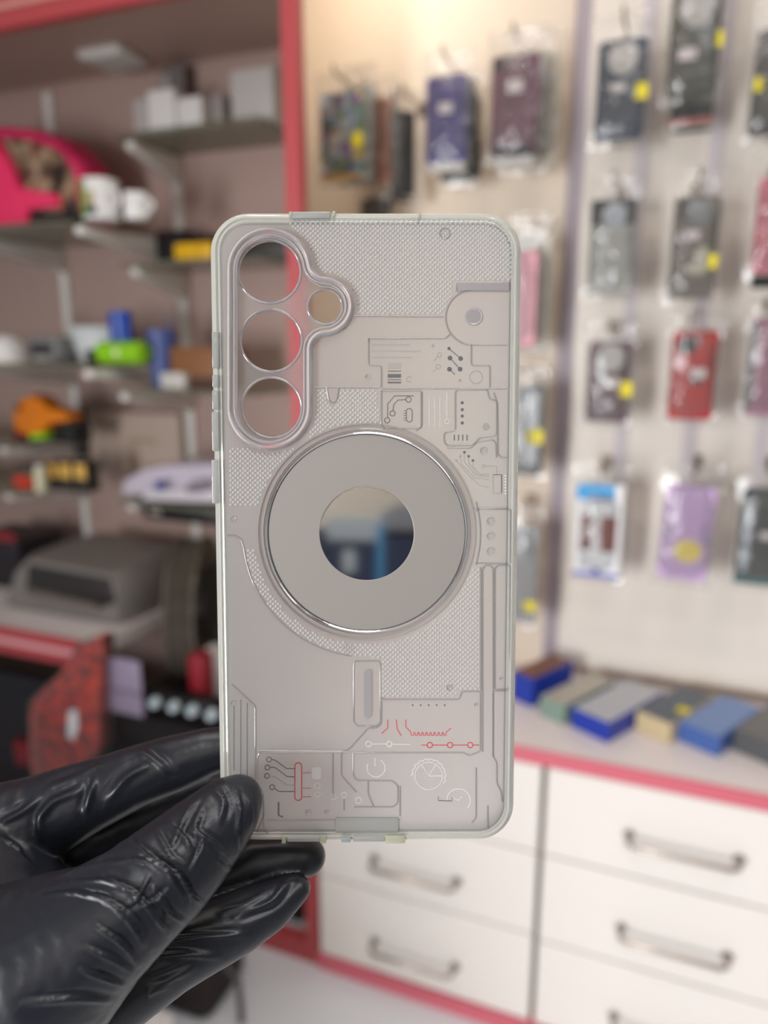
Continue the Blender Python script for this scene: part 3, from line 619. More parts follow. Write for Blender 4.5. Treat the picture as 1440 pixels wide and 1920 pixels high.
# L3: orange tape dispenser etc
zt = ZS['L3'] + G8
ORG = mat('orange_plastic', rgb(226, 124, 10), .4)
c = onV(70, 820, 1.30)
t = thing('tape_dispenser', 'orange tape dispenser with a snout on the short left shelf', 'tape dispenser', (c.x, 1.30, zt))
sil('dispenser_body', [(24, 806), (20, 780), (30, 752), (56, 740), (72, 746), (88, 764), (118, 772), (130, 780), (126, 790), (92, 794), (80, 810), (60, 816), (38, 814)], 1.30, .05, ORG, t)
a = onV(34, 764, 1.298)
bm = bmesh.new(); lathe(bm, [(0, 0), (.008, 0), (.008, .004), (0, .004)], (a.x, 1.3, a.z), (0, -1, 0), 20); obj('core_hub', bm, mat('dark_orange_plastic', rgb(120, 60, 10), .5), t)
sil('green_base', [(54, 811), (82, 811), (82, 824), (54, 824)], 1.302, .04, LIME, t, label='green base foot')
sbox((24, 800, 50, 826), 1.325, zt, .04, mat('maroon_plastic', rgb(112, 30, 38), .4), 'maroon_pot', 'small maroon block left below the orange dispenser', 'block')
sbox((88, 798, 136, 826), 1.33, zt, .06, BLACK, 'stapler', 'black block right of the orange dispenser', 'block', parts=((.1, .7, .9, .95, DGRY, 'upper_arm'),))
sbox((130, 770, 160, 930), 1.52 - .03, ZS['L4'] + .06, .015, mat('grey_black_plastic', rgb(70, 64, 64), .5), 'dark_sleeve', 'tall dark sleeve against the wall between dispenser and paper sheet', 'sleeve')
# paper sheet board on wall
t = sbox((168, 774, 338, 888), 1.492, onV(250, 888, 1.492).z, .022, mat('beige_paper', rgb(196, 174, 160), .6), 'paper_pack', 'pale beige paper pack hung flat on the alcove wall', 'paper', parts=((.45, .52, .75, .6, mat('faint_tan_print', rgb(176, 152, 130), .6), 'print_line'), (.5, .14, .85, .2, mat('faint_tan_print', rgb(176, 152, 130), .6), 'print_line')))
# L4
zt = ZS['L4'] + G8
sbox((26, 872, 60, 920), 1.30, zt, .05, mat('dark_olive_card', rgb(80, 70, 60), .5), 'carton', 'small box with an orange-red lower half on the lowest left shelf', 'box', parts=((0, 0, 1, .55, mat('orange_red_print', rgb(196, 62, 36), .5), 'red_band'),))
c = onV(76, 900, 1.285)
t = thing('cream_bottle', 'cream cylindrical bottle beside the red-banded box', 'bottle', (c.x, 1.285, zt))
bm = bmesh.new(); hh = onV(76, 872, 1.285).z - zt; lathe(bm, [(0, 0), (.013, 0), (.014, .003), (.014, hh * .8), (.009, hh * .9), (0, hh * .9)], (c.x, 1.285, zt), seg=24); obj('bottle_body', bm, mat('cream_plastic', rgb(206, 202, 170), .4), t, True)
bm = bmesh.new(); lathe(bm, [(.0, hh * .88), (.009, hh * .88), (.009, hh), (0, hh)], (c.x, 1.285, zt), seg=20); obj('cap', bm, WG, t, True)
GOLD = mat('gold_print', rgb(222, 176, 88), .3)
for k, (x0, x1) in enumerate(((90, 108), (112, 134), (139, 163))):
    sbox((x0, 866, x1, 918), 1.31, zt, .04, mat('black_card', rgb(52, 46, 40), .5), 'carton', ('black and gold box next to the cream bottle', 'black and gold box, middle of three on the lowest left shelf', 'black and gold box at the right end of the lowest left shelf')[k], 'box', 'black and gold boxes', parts=((.08, .45, .92, .92, GOLD, 'gold_window'),))
# S4 machine
zt = ZS['S4'] + G8
LILM = mat('lilac_grey_plastic', rgb(196, 186, 200), .35)
a = onV(285, 900, 1.30); b = onV(420, 900, 1.30); h1 = onV(340, 868, 1.30).z - zt
t = thing('desk_machine', 'lilac-grey desktop machine with a blue logo on the lowest glass shelf', 'machine', ((a.x + b.x) / 2, 1.30, zt))
sil('machine_body', [(222, 938), (226, 902), (262, 882), (300, 872), (430, 868), (430, 940)], 1.31, .15, LILM, t, zt)
sil('front_tray', [(262, 942), (276, 918), (430, 918), (430, 944)], 1.285, .025, mat('pale_lilac_plastic', rgb(206, 198, 206), .4), t, zt)
sil('blue_logo', [(290, 902), (308, 902), (308, 920), (290, 920)], 1.2835, .004, mat('navy_blue_print', rgb(50, 60, 130), .4), t, label='dark blue logo mark')
sil('paper_roll', [(345, 915), (362, 902), (384, 902), (392, 915), (384, 924), (350, 924)], 1.282, .012, mat('slate_grey_plastic', rgb(120, 112, 124), .4), t)
a = onV(268, 960, 1.30); b = onV(420, 960, 1.30)
t = thing('drawer_tray', 'flat black tray slung under the lilac machine shelf', 'tray', ((a.x + b.x) / 2, 1.30, .822))
bm = bmesh.new(); box(bm, (a.x, 1.30, .822), (b.x, 1.42, .857), .004); obj('tray_body', bm, BLACK, t, True)
bm = bmesh.new(); box(bm, (a.x + .02, 1.297, .835), (a.x + .05, 1.302, .845), .001); obj('pull_tab', bm, W3, t, True)

# ------------------------------------------------------------------ left counter and things on and under it
t = thing('alcove_counter', 'low counter at the left edge with a pink and pale banded front', 'counter', (-1.6, VF, .535))
obj('top_board', B((-3.2, VF + .004, .575), (-1.066, VB - .002, .604)), CTOP, t)
obj('pink_edge', B((-3.2, VF - .004, .545), (-1.066, VF + .004, .606), .002), DPINK, t, label='deep pink edge strip')
obj('pale_line', B((-3.2, VF - .0055, .570), (-1.07, VF - .003, .582)), mat('pale_pink_line', rgb(226, 168, 172), .4), t, label='pale pink line along the edge')
t = thing('low_counter', 'dark low counter between the left counter and the pink post', 'counter', (-.8, 1.13, .42))
obj('top_board', B((-1.034, 1.10, .45), (-.80, VB - .002, .47)), DARKB, t)
obj('front_rail', B((-1.034, 1.095, .42), (-.80, 1.10, .4705)), BLACK, t)
# tray / till
zt = .6045
a = onZ(8, 1165, zt); 
t = thing('printer', 'grey flatbed printer with a dark tray on the left counter', 'printer', (-1.33, 1.24, zt))
PG = mat('warm_grey_plastic', rgb(124, 118, 114), .4)
sil('printer_body', [(2, 1146), (18, 1072), (44, 1042), (216, 1074), (232, 1102), (232, 1176)], 1.20, .25, PG, t, zt)
sil('dark_opening', [(48, 1058), (205, 1086), (218, 1130), (190, 1142), (46, 1112)], 1.196, .03, mat('dark_tray_plastic', rgb(46, 42, 40), .4), t, label='dark tray opening')
sil('tray_shelf', [(52, 1104), (176, 1134), (180, 1144), (56, 1116)], 1.185, .02, mat('taupe_plastic', rgb(108, 98, 92), .5), t)
t = sbox((-60, 1012, 36, 1100), 1.30, zt, .15, mat('black_box_plastic', rgb(36, 32, 38), .4), 'black_case', 'black boxy device at the left edge behind the grey printer', 'device', parts=((.6, 1.0, .98, 1.18, mat('cherry_red_plastic', rgb(140, 36, 44), .4), 'red_top'),))
# drum (clear smoky cylinder with rims)
R_ = .155; uc = -.965; zc = .4705 + R_ + .005; vc = 1.30; ax = Vector((.92, .39, 0)).normalized(); dx_ = Vector((-ax.y, ax.x, 0)); ce = Vector((uc, vc, zc))
t = thing('clear_drum', 'large smoky clear round drum standing on edge beside the printer', 'drum', (uc, vc, .4705))
bm = bmesh.new()
lathe(bm, [(R_, -.028), (R_, .028), (R_ * .97, .028), (R_ * .97, -.028), (R_, -.028)], ce, ax, 56); obj('drum_wall', bm, SMOKE, t, True)
bm = bmesh.new(); lathe(bm, [(0, -.026), (R_ * .97, -.026), (R_ * .97, -.022), (0, -.022)], ce, ax, 48); obj('drum_face', bm, SMOKE, t, True)
for off in (-.028, .028):
    bm = bmesh.new()
    tube(bm, [ce + ax * off + dx_ * (R_ * math.cos(2 * PI * k / 48)) + Vector((0, 0, R_ * math.sin(2 * PI * k / 48))) for k in range(48)], .005, 8, closed=True)
    obj('drum_rim', bm, mat('smoky_rim_plastic', rgb(92, 84, 76), .25), t, True)
bm = bmesh.new(); lathe(bm, [(0, -.02), (.036, -.02), (.04, .015), (.03, .026), (0, .026)], ce, ax, 28); obj('hub', bm, mat('charcoal_hub', rgb(44, 42, 42), .4), t, True)
# dark box at right, red item, white box
zt = .4705
sbox((370, 1075, 440, 1205), 1.458, zt, .06, BLACK, 'speaker_box', 'tall black box on the low counter beside the left rim of the phone case', 'box')
sbox((352, 1232, 378, 1268), 1.152, zt, .04, mat('crimson_card', rgb(150, 36, 48), .4), 'carton', 'small crimson carton beside the white box on the dark counter', 'box', parts=((.1, .1, .9, .35, mat('pale_rose_print', rgb(200, 130, 136), .4), 'pale_band'),))
sbox((380, 1222, 414, 1264), 1.215, zt, .04, W1, 'carton', 'bright white small carton touching the phone case edge in the dark corner', 'box')
sbox((186, 1236, 262, 1288), 1.088, .4705, .006, mat('lavender_paper', rgb(150, 136, 160), .5), 'paper_bag', 'lavender folded paper bag by the end of the left counter', 'bag', parts=((0, .4, 1, .45, mat('grey_mauve_line', rgb(110, 98, 112), .5), 'fold_line'),))
sbox((178, 1290, 236, 1322), 1.10, onV(200, 1322, 1.10).z, .012, mat('burnt_orange_card', rgb(170, 72, 32), .5), 'carton', 'burnt orange packet below the lavender bag', 'packet')
t = thing('knob_unit', 'black desktop unit with four pale round knobs on the dark counter', 'device', (-.87, 1.14, .4705))
bm = bmesh.new(); box(bm, (-.965, 1.112, .4705), (-.80, 1.150, .518), .005); obj('unit_body', bm, BLACK, t, True)
for (x, y) in ((287, 1325), (322, 1322), (356, 1318), (392, 1314)):
    a = onV(x, y, 1.10)
    bm = bmesh.new(); lathe(bm, [(0, .016), (.007, .016), (.0105, .010), (.011, 0), (0, 0)], (a.x, 1.112, .499), (0, -1, 0), 24); obj('knob', bm, mat('pale_blue_knob', rgb(206, 220, 228), .25), t, True)
# red patterned hanging bag
REDP = patterned('red_black_pattern', [rgb(232, 58, 50), rgb(150, 46, 50), rgb(244, 80, 56), rgb(104, 46, 50), rgb(236, 72, 70), rgb(200, 44, 46)], 70, .3)
a = onV(120, 1300, 1.06)
t = thing('patterned_bag', 'red and dark patterned bag hanging from the left counter edge above the glove', 'bag', (a.x, 1.06, onV(120, 1470, 1.06).z))
sil('bag_body', [(186, 1192), (184, 1310), (180, 1400), (164, 1432), (120, 1456), (60, 1475), (54, 1400), (54, 1322), (80, 1292), (112, 1266), (128, 1232), (150, 1212)], 1.06, .035, REDP, t)
sil('bag_pouch', [(190, 1196), (188, 1405), (168, 1440), (58, 1482), (50, 1400), (50, 1318), (108, 1262), (146, 1206)], 1.056, .043, POUCH, t)
bm = bmesh.new(); a1 = onV(180, 1200, 1.07); tube(bm, [a1, (a1.x - .004, 1.085, .57), (a1.x - .004, 1.098, .60)], .002, 8); obj('hanging_loop', bm, mat('red_cord', rgb(150, 40, 40), .6), t, True)
sil('painted_glint', [(128, 1335), (142, 1330), (146, 1360), (138, 1388), (126, 1382)], 1.0545, .003, mat('white_print_and_glint', rgb(214, 216, 220), .4), t, label='pale oval highlight painted on the bag')  # highlight on the bag, painted as a pale patch
sbox((26, 1396, 64, 1434), 1.168, onV(40, 1434, 1.168).z, .022, mat('cherry_red_plastic', rgb(140, 36, 44), .4), 'red_packet', 'small cherry red packet left of the patterned bag', 'packet')
# items on the floor
a = onZ(318, 1905, 0)
t = thing('black_backpack', 'dark bag on the floor behind the lower fingers of the glove', 'bag', (a.x, a.y, 0))
bm = bmesh.new(); box(bm, (a.x - .10, a.y + .0, 0), (a.x + .085, a.y + .14, .11), .03); obj('bag_body', bm, mat('brown_black_fabric', rgb(40, 32, 30), .7), t, True)
bm = bmesh.new(); tube(bm, [(a.x + .08, a.y + .06, .09), (a.x + .12, a.y + .05, .075), (a.x + .135, a.y + .03, .01)], .006, 8); obj('strap', bm, mat('grey_strap', rgb(84, 82, 84), .6), t, True)
a = onZ(262, 1965, 0)
t = thing('paper_bag', 'white paper bag with magenta print on the floor at the bottom edge', 'bag', (a.x, a.y, 0))
bm = bmesh.new(); box(bm, (a.x - .05, a.y, 0), (a.x + .05, a.y + .035, .055), .003); obj('bag_body', bm, W1, t, True)
bm = bmesh.new(); prism(bm, [[(-.012, .0), (.004, .0), (.014, .053), (-.004, .053)]], 0, .001, Matrix.Translation((a.x, a.y - .0002, .001)) @ Matrix(((1, 0, 0, 0), (0, 0, -1, 0), (0, 1, 0, 0), (0, 0, 0, 1)))); obj('magenta_print', bm, mat('magenta_print', rgb(226, 60, 150), .4), t, label='magenta print')

# ================================================================== block added outside the frame to shade the lower left alcove
t = thing('shade_blocker', 'added dark block left of the camera, unseen, shading the lower alcove', 'counter', (-1.45, -.25, 0))
obj('blocker_body', B((-2.2, -.5, 0), (-.80, -.05, .60), .004), DARKB, t)
obj('blocker_top', B((-2.22, -.52, .601), (-.78, -.03, .63), .004), CTOP, t)

# ================================================================== made-up boards behind the camera, added for the mirror disc to reflect
t = thing('reflection_stand', 'added navy stand with pale and blue boards, there only for the mirror disc reflection', 'stand', (0.3, -0.95, 0))
bm = bmesh.new(); box(bm, (.05, -.93, .0), (.62, -.90, 1.215), .002); obj('navy_reflection_board', bm, mat('navy_reflection_board', rgb(58, 66, 96), .5), t)
bm = bmesh.new(); prism(bm, [[(.352, 1.20), (.62, 1.20), (.62, 1.262), (.40, 1.262), (.372, 1.25)]], .90, .93, Matrix(((1, 0, 0, 0), (0, 0, -1, 0), (0, 1, 0, 0), (0, 0, 0, 1)))); obj('header_reflection_board', bm, mat('slate_reflection_board', rgb(150, 154, 162), .5), t)
for (x0, x1, z0, z1, m, nm) in ((.349, .364, 1.00, 1.222, mat('sky_blue_strip', rgb(96, 168, 220), .4), 'blue_strip'), (.255, .350, 1.192, 1.236, mat('pale_reflection_board', rgb(196, 208, 216), .5), 'pale_reflection_board'), (.284, .310, 1.135, 1.176, mat('pale_reflection_board', rgb(196, 208, 216), .5), 'small_reflection_board')):
    bm = bmesh.new(); box(bm, (x0, -.901, z0), (x1, -.892, z1), .003); obj(nm, bm, m, t)

# ================================================================== the transparent phone case
CW, CHH = 0.040, 0.0833
CX, CY, CD, CA, CB, CC = 687.27, 1007.74, 0.1962, 0.0796, -0.0036, -0.0004
def rotm():
    ca, sa, cb, sb, cc, sc = math.cos(CA), math.sin(CA), math.cos(CB), math.sin(CB), math.cos(CC), math.sin(CC)
    return np.array([[cc, -sc, 0], [sc, cc, 0], [0, 0, 1]]) @ np.array([[1, 0, 0], [0, ca, -sa], [0, sa, ca]]) @ np.array([[cb, 0, sb], [0, 1, 0], [-sb, 0, cb]])
RM = rotm(); OC = np.array([(CX - 720) / FPX * CD, (CY - 960) / FPX * CD, CD])
def c2w(a): return Rv * float(a[0]) - Uv * float(a[1]) + Fv * float(a[2])
ex, ey, ez = c2w(RM[:, 0]), c2w(-RM[:, 1]), c2w(-RM[:, 2])
CM = Matrix(((ex.x, ey.x, ez.x, 0), (ex.y, ey.y, ez.y, 0), (ex.z, ey.z, ez.z, 0), (0, 0, 0, 1)))
CM = Matrix.Translation(C0 + c2w(OC)) @ CM
def L(px, py):
    r = np.array([(px - 720) / FPX, (py - 960) / FPX, 1.0]); n = RM[:, 2]
    X = r * (OC @ n) / (r @ n) - OC
    return (float(X @ RM[:, 0]), -float(X @ RM[:, 1]))
def LP(pts): return [L(*p) for p in pts]
PXM = CW * 2 / 574.0

CLEAR = frosted('clear_tpu', (1.0, 1.0, 0.985, 1), 0.04, 0.46, (0.97, 0.97, 0.895, 1), .35)
LIP = frosted('clear_lip_plastic', (1.0, 1.0, 1.0, 1), 0.02, 0.26, (0.92, 0.93, 1.0, 1), .3)  # sky reflection tint put into the milk colour
PLATE = frosted('clear_island_plate', (1.0, 1.0, 1.0, 1), 0.12, 0.20, (0.85, 0.85, 0.86, 1))
FROST = frosted('frosted_back', (0.99, 0.985, 0.97, 1), 0.42, 0.32, (0.99, 0.985, 0.965, 1), .5)
DOTM = frosted('frosted_dots', (1.0, 1.0, 0.99, 1), 0.40, 0.60, (0.97, 0.96, 0.945, 1))
BEAD = frosted('seam_plastic', (1.0, 1.0, 1.0, 1), 0.06, 0.22, (0.96, 0.955, 0.945, 1), .4)
MILK = frosted('milky_clear_plastic', (1, 1, 1, 1), .10, .40, (.93, .935, .90, 1), .4)
DISCM = mat('satin_grey_disc', rgb(153, 147, 142), 0.42, 0.25)
MIRR = mat('mirror_film', rgb(200, 200, 198), 0.05, 1.0)
SLOTM = mat('satin_silver_film', rgb(196, 194, 200), 0.30, 0.85)
INKG = mat('grey_reflection_ink', rgb(96, 96, 98), 0.45); INKR = mat('red_reflection_ink', rgb(186, 82, 92), 0.45); INKW = mat('white_reflection_ink', rgb(201, 195, 192), 0.45); INKF = mat('faint_reflection_ink', rgb(150, 146, 142), 0.5)  # traces are silver; each tone paints what they reflect

case = thing('phone_case', 'large transparent phone case held upright by the black-gloved hand', 'phone case', M=CM @ Matrix.Translation((0, -CHH, 0)))
def cobj(name, bm, m, parent=case, smooth=True, label=None):
    bm.transform(CM); return obj(name, bm, m, parent, smooth, label)

def island(o, n=18):
    """camera island contour in photo px, offset o outward; constant point count"""
    A = (506.0, 507.0); Bc = (506.0, 764.0); R = 80.0 + o; Sc = (608.0, 574.0); r = 56.0 + o; rf = 26.0 - o
    d = math.hypot(Sc[0] - A[0], Sc[1] - A[1])
    # upper fillet centre: distance R+rf from A, r+rf from S
    a_ = R + rf; b_ = r + rf
    x = (a_ * a_ - b_ * b_ + d * d) / (2 * d); y = -math.sqrt(max(0, a_ * a_ - x * x))
    ux, uy = (Sc[0] - A[0]) / d, (Sc[1] - A[1]) / d
    F1 = (A[0] + ux * x - uy * y, A[1] + uy * x + ux * y)
    if F1[1] > Sc[1]: F1 = (A[0] + ux * x + uy * y, A[1] + uy * x - ux * y)
    xl = A[0] + R
    fx = xl + rf; dy = math.sqrt(max(0, (r + rf) ** 2 - (Sc[0] - fx) ** 2)); F2 = (fx, Sc[1] + dy)
    ang = lambda c, p: math.atan2(p[1] - c[1], p[0] - c[0])
    def arc(c, rad, a0, a1, cw=True, n=n):
        if cw:
            while a1 < a0: a1 += 2 * PI
        else:
            while a1 > a0: a1 -= 2 * PI
        return [(c[0] + rad * math.cos(a0 + (a1 - a0) * k / n), c[1] + rad * math.sin(a0 + (a1 - a0) * k / n)) for k in range(n + 1)]
    pts = arc(A, R, PI, ang(A, F1), True, n * 2)
    pts += arc(F1, rf, ang(F1, A), ang(F1, Sc), False)
    pts += arc(Sc, r, ang(Sc, F1), ang(Sc, F2), True, n * 2)
    pts += arc(F2, rf, ang(F2, Sc), PI, False)
    pts += arc(Bc, R, 0.0, PI, True, n * 2)
    return pts
def rloop(ins, z, n=10):
    r = max(.0030, .0100 - ins); w = 2 * CW - 2 * ins; h = 2 * CHH - 2 * ins
    return [Vector((x, y, z)) for x, y in rrect(w, h, r, n)]
# rim (bumper)
bm = bmesh.new()
loft(bm, [rloop(.0004, -.0088), rloop(0.0, -.0080), rloop(0.0, -.0030), rloop(.0002, -.0012), rloop(.0008, -.0002), rloop(.0016, .0001), rloop(.0020, -.0004), rloop(.0026, -.0002), rloop(.0031, -.0010), rloop(.0031, -.00165), rloop(.0024, -.0024), rloop(.0016, -.0036), rloop(.0014, -.0084), rloop(.0009, -.0090)], True)
cobj('bumper_rim', bm, CLEAR)
# frosted back with the camera opening
ISL = LP(island(-2))
outer = [(p.x, p.y) for p in rloop(.0029, 0)]
bm = bmesh.new(); prism(bm, [outer, ISL[::-1]], -.0016, -.0004); cobj('back_panel', bm, FROST, smooth=False, label='frosted translucent back')
# camera island plate with four openings
HOLES = [(504, 507.5, 57.5), (507.5, 637.5, 57), (508.5, 764, 56), (609, 574, 32)]
bm = bmesh.new(); prism(bm, [LP(island(-10))] + [LP(circ(*h, 48))[::-1] for h in HOLES], -.0020, -.0009)
isl = cobj('camera_island', bm, PLATE, smooth=False, label='clear camera plate with four round openings')
for hx, hy, hr in HOLES:
    bm = bmesh.new(); c = L(hx, hy); r = hr * PXM
    tube(bm, [Vector((c[0] + r * math.cos(2 * PI * k / 56), c[1] + r * math.sin(2 * PI * k / 56), -.0009)) for k in range(56)], .00032, 8, closed=True)
    cobj('opening_rim', bm, LIP, isl)
bm = bmesh.new()
prof = [(1, -.0006), (-1, .0006), (-4, .0013), (-7, .0014), (-9, .0008), (-11, .0003), (-13, .0007), (-15.5, .0009), (-17.5, .0004), (-18.5, -.0010)]
loft(bm, [[Vector((*L(*p), z)) for p in island(o)] for o, z in prof])
cobj('camera_lip', bm, LIP, smooth='all', label='raised double lip around the cameras')

# raised seam beads
def bead(bm, pts, r=.00020, z=-.00036, closed=False, rad_px=0):
    if rad_px: pts = fillet(pts, rad_px, closed)
    tube(bm, [Vector((*L(*p), z)) for p in pts], r, 8, closed)
def fillet(pts, r, closed=False):
    out = []; n = len(pts)
    for i, p in enumerate(pts):
        if not closed and i in (0, n - 1): out.append(p); continue
        a = pts[i - 1]; b = pts[(i + 1) % n]
        da = math.hypot(a[0] - p[0], a[1] - p[1]); db = math.hypot(b[0] - p[0], b[1] - p[1]); q = min(r, da * .45, db * .45)
        pa = (p[0] + (a[0] - p[0]) / da * q, p[1] + (a[1] - p[1]) / da * q); pb = (p[0] + (b[0] - p[0]) / db * q, p[1] + (b[1] - p[1]) / db * q)
        for k in range(5):
            t_ = k / 4; out.append(((1 - t_) ** 2 * pa[0] + 2 * t_ * (1 - t_) * p[0] + t_ * t_ * pb[0], (1 - t_) ** 2 * pa[1] + 2 * t_ * (1 - t_) * p[1] + t_ * t_ * pb[1]))
    return out
def arcpx(cx, cy, r, a0, a1, n=24): return [(cx + r * math.cos(math.radians(a0 + (a1 - a0) * k / n)), cy + r * math.sin(math.radians(a0 + (a1 - a0) * k / n))) for k in range(n + 1)]
bm = bmesh.new()
SEAMS = [
 [(664, 592), (832, 593)], [(691, 640), (691, 634), (836, 634), (844, 626)], [(691, 634), (691, 684), (715, 686), (715, 726)],
 [(592, 726), (712, 726)], [(716, 728), (950, 728)], [(884, 647), (884, 684), (919, 685), (919, 727)], [(880, 646), (952, 646)],
 [(612, 727), (616, 750), (624, 757), (632, 750), (635, 727)],
 [(715, 732), (790, 732), (790, 803), (718, 803)], [(715, 732), (715, 796), (722, 804)], [(791, 735), (791, 800), (780, 808)], [(854, 806), (854, 733), (862, 730), (914, 730), (918, 748), (932, 751), (932, 816), (900, 820), (888, 834), (838, 835), (833, 828), (833, 811), (852, 807)],
 [(926, 736), (933, 756), (934, 852), (940, 857), (952, 857)], [(838, 839), (884, 840), (894, 828), (924, 824), (930, 830), (931, 858)],
 [(889, 952), (952, 952)], [(893, 958), (900, 954), (958, 955), (958, 1056)], [(893, 1056), (952, 1057)],
 [(905, 1410), (905, 1068), (910, 1060), (920, 1060), (925, 1066), (925, 1420)], [(928, 1292), (928, 1066), (934, 1060), (957, 1060), (957, 1292), (930, 1294)],
 [(902, 1064), (902, 1296)], [(926, 1296), (952, 1296)], [(925, 1300), (925, 1420), (932, 1430), (932, 1470), (940, 1484), (942, 1504)],
 [(716, 1308), (716, 1312), (862, 1312), (866, 1297), (901, 1297), (901, 1408)],
 [(715, 1316), (715, 1358), (706, 1366), (690, 1366), (656, 1404), (646, 1409), (486, 1408)],
 [(662, 1412), (870, 1412), (880, 1418), (900, 1410)], [(662, 1412), (662, 1454), (668, 1464), (736, 1465), (746, 1474), (746, 1506), (738, 1514), (664, 1514)],
 [(750, 1474), (750, 1530)], [(893, 1440), (893, 1535), (885, 1543)], [(915, 1512), (915, 1555)],
 [(434, 1284), (478, 1325), (478, 1466)], [(482, 1560), (494, 1530), (493, 1488), (482, 1466), (482, 1420), (488, 1411), (654, 1411)],
 [(493, 1490), (493, 1552), (502, 1563)],
 [(426, 1004), (440, 1004), (452, 1012), (458, 1034)], [(502, 1538), (750, 1538)],
 [(624, 1412), (624, 1490)], [(640, 1412), (640, 1455), (668, 1486)], [(645, 1500), (645, 1520)],
 [(690, 1466), (690, 1490), (700, 1512)],
]
for s in SEAMS: bead(bm, s, rad_px=5)
bead(bm, arcpx(888, 595, 52, 100, 268)); bead(bm, arcpx(687, 1000, 232, 172, 97, 40)); bead(bm, arcpx(687, 1000, 214, -16, 16, 16))
bead(bm, [(666, 1240), (710, 1240), (713, 1246), (713, 1354), (706, 1362), (670, 1362), (663, 1354), (663, 1246)], closed=True)
bead(bm, [(858, 530), (955, 530), (955, 545), (856, 545)], closed=True, rad_px=2)
cobj('seam_lines', bm, BEAD, label='raised clear seam lines')
# dimples and studs
for (x, y, r) in ((834, 437, 9.5), (889, 593, 15), (907, 845, 6.5), (920, 977, 7), (920, 1005, 7), (920, 1033, 7), (437, 973, 5), (843, 1290, 5.5), (940, 1273, 3), (689, 706, 4), (578, 1523, 6), (612, 1523, 4), (893, 1322, 3), (436, 1318, 4)):
    bm = bmesh.new(); c = L(x, y); rr = r * PXM
    lathe(bm, [(rr * 1.15, 0.0), (rr * 1.05, .00022), (rr * .85, .00016), (rr * .7, -.0001), (0, -.00016)], (c[0], c[1], -.0004), (0, 0, 1), 24)
    cobj('stud', bm, LIP)
bm = bmesh.new(); prism(bm, [LP(arcpx(689, 1262, 6.5, 180, 360, 10) + arcpx(689, 1340, 6.5, 0, 180, 10))], -.0004, .0001); cobj('slot_window', bm, LIP, smooth=False)
bm = bmesh.new(); prism(bm, [LP([(858, 531), (954, 531), (954, 544), (866, 544), (858, 548)])], -.0004, -.0001); cobj('slot_window', bm, SLOTM, smooth=False, label='mirror-bright slot')
bm = bmesh.new(); c = L(889, 593); prism(bm, [circ(c[0], c[1], 13 * PXM, 28)], -.0004, -.00028); cobj('mirror_dot', bm, SLOTM, smooth=False)

# dotted texture
def inpoly(p, poly):
    x, y = p; ins = False; n = len(poly)
    for i in range(n):
        x1, y1 = poly[i]; x2, y2 = poly[(i + 1) % n]
        if (y1 > y) != (y2 > y) and x < (x2 - x1) * (y - y1) / (y2 - y1) + x1: ins = not ins
    return ins
isl6 = island(7)
REG = [([(545, 414), (936, 412), (955, 432), (961, 470), (961, 524), (850, 525), (848, 552), (836, 575), (830, 587), (640, 587), (575, 500), (545, 420)], 'dots_upper', lambda x, y: True),
       ([(588, 732), (610, 732), (614, 752), (624, 762), (634, 752), (638, 732), (708, 732), (712, 800), (575, 862), (556, 850), (588, 800)], 'dots_middle', lambda x, y: math.hypot(x - 687, y - 1000) > 208),
       ([(432, 838), (600, 838), (600, 947), (430, 947)], 'dots_left', lambda x, y: math.hypot(x - 687, y - 1000) > 209),
       ([(455, 1030), (500, 1030), (664, 1200), (664, 1236), (600, 1225), (455, 1100)], 'dots_arc', lambda x, y: 211 < math.hypot(x - 687, y - 1000) < 228),
       ([(899, 1062), (899, 1293), (860, 1293), (857, 1308), (718, 1308), (718, 1234), (640, 1230), (640, 1190)], 'dots_lower', lambda x, y: 210 < math.hypot(x - 687, y - 1000) and y < 1308)]
for poly, nm, fn in REG:
    bm = bmesh.new(); dx, dy = 9.4, 4.55
    xs = [p[0] for p in poly]; ys = [p[1] for p in poly]
    j0 = int(min(ys) / dy); j1 = int(max(ys) / dy) + 1
    for j in range(j0, j1):
        i0 = int(min(xs) / dx) - 1; i1 = int(max(xs) / dx) + 1
        for i in range(i0, i1):
            x = i * dx + (dx / 2 if j % 2 else 0); y = j * dy
            if not inpoly((x, y), poly) or not fn(x, y) or inpoly((x, y), isl6): continue
            c = L(x, y); r = 2.9 * PXM
            rings = []
            for (q, z) in ((1.0, -.0004), (.8, -.00030), (.42, -.00024)):
                rings.append([bm.verts.new((c[0] + r * q * math.cos(k * PI / 4), c[1] + r * q * math.sin(k * PI / 4), z)) for k in range(8)])
            for a, b in zip(rings, rings[1:]):
                for k in range(8): bm.faces.new((a[k], a[(k + 1) % 8], b[(k + 1) % 8], b[k]))
            bm.faces.new(rings[-1])
    cobj(nm, bm, DOTM, smooth='all', label='fine dotted texture field').name = 'dotted_texture'

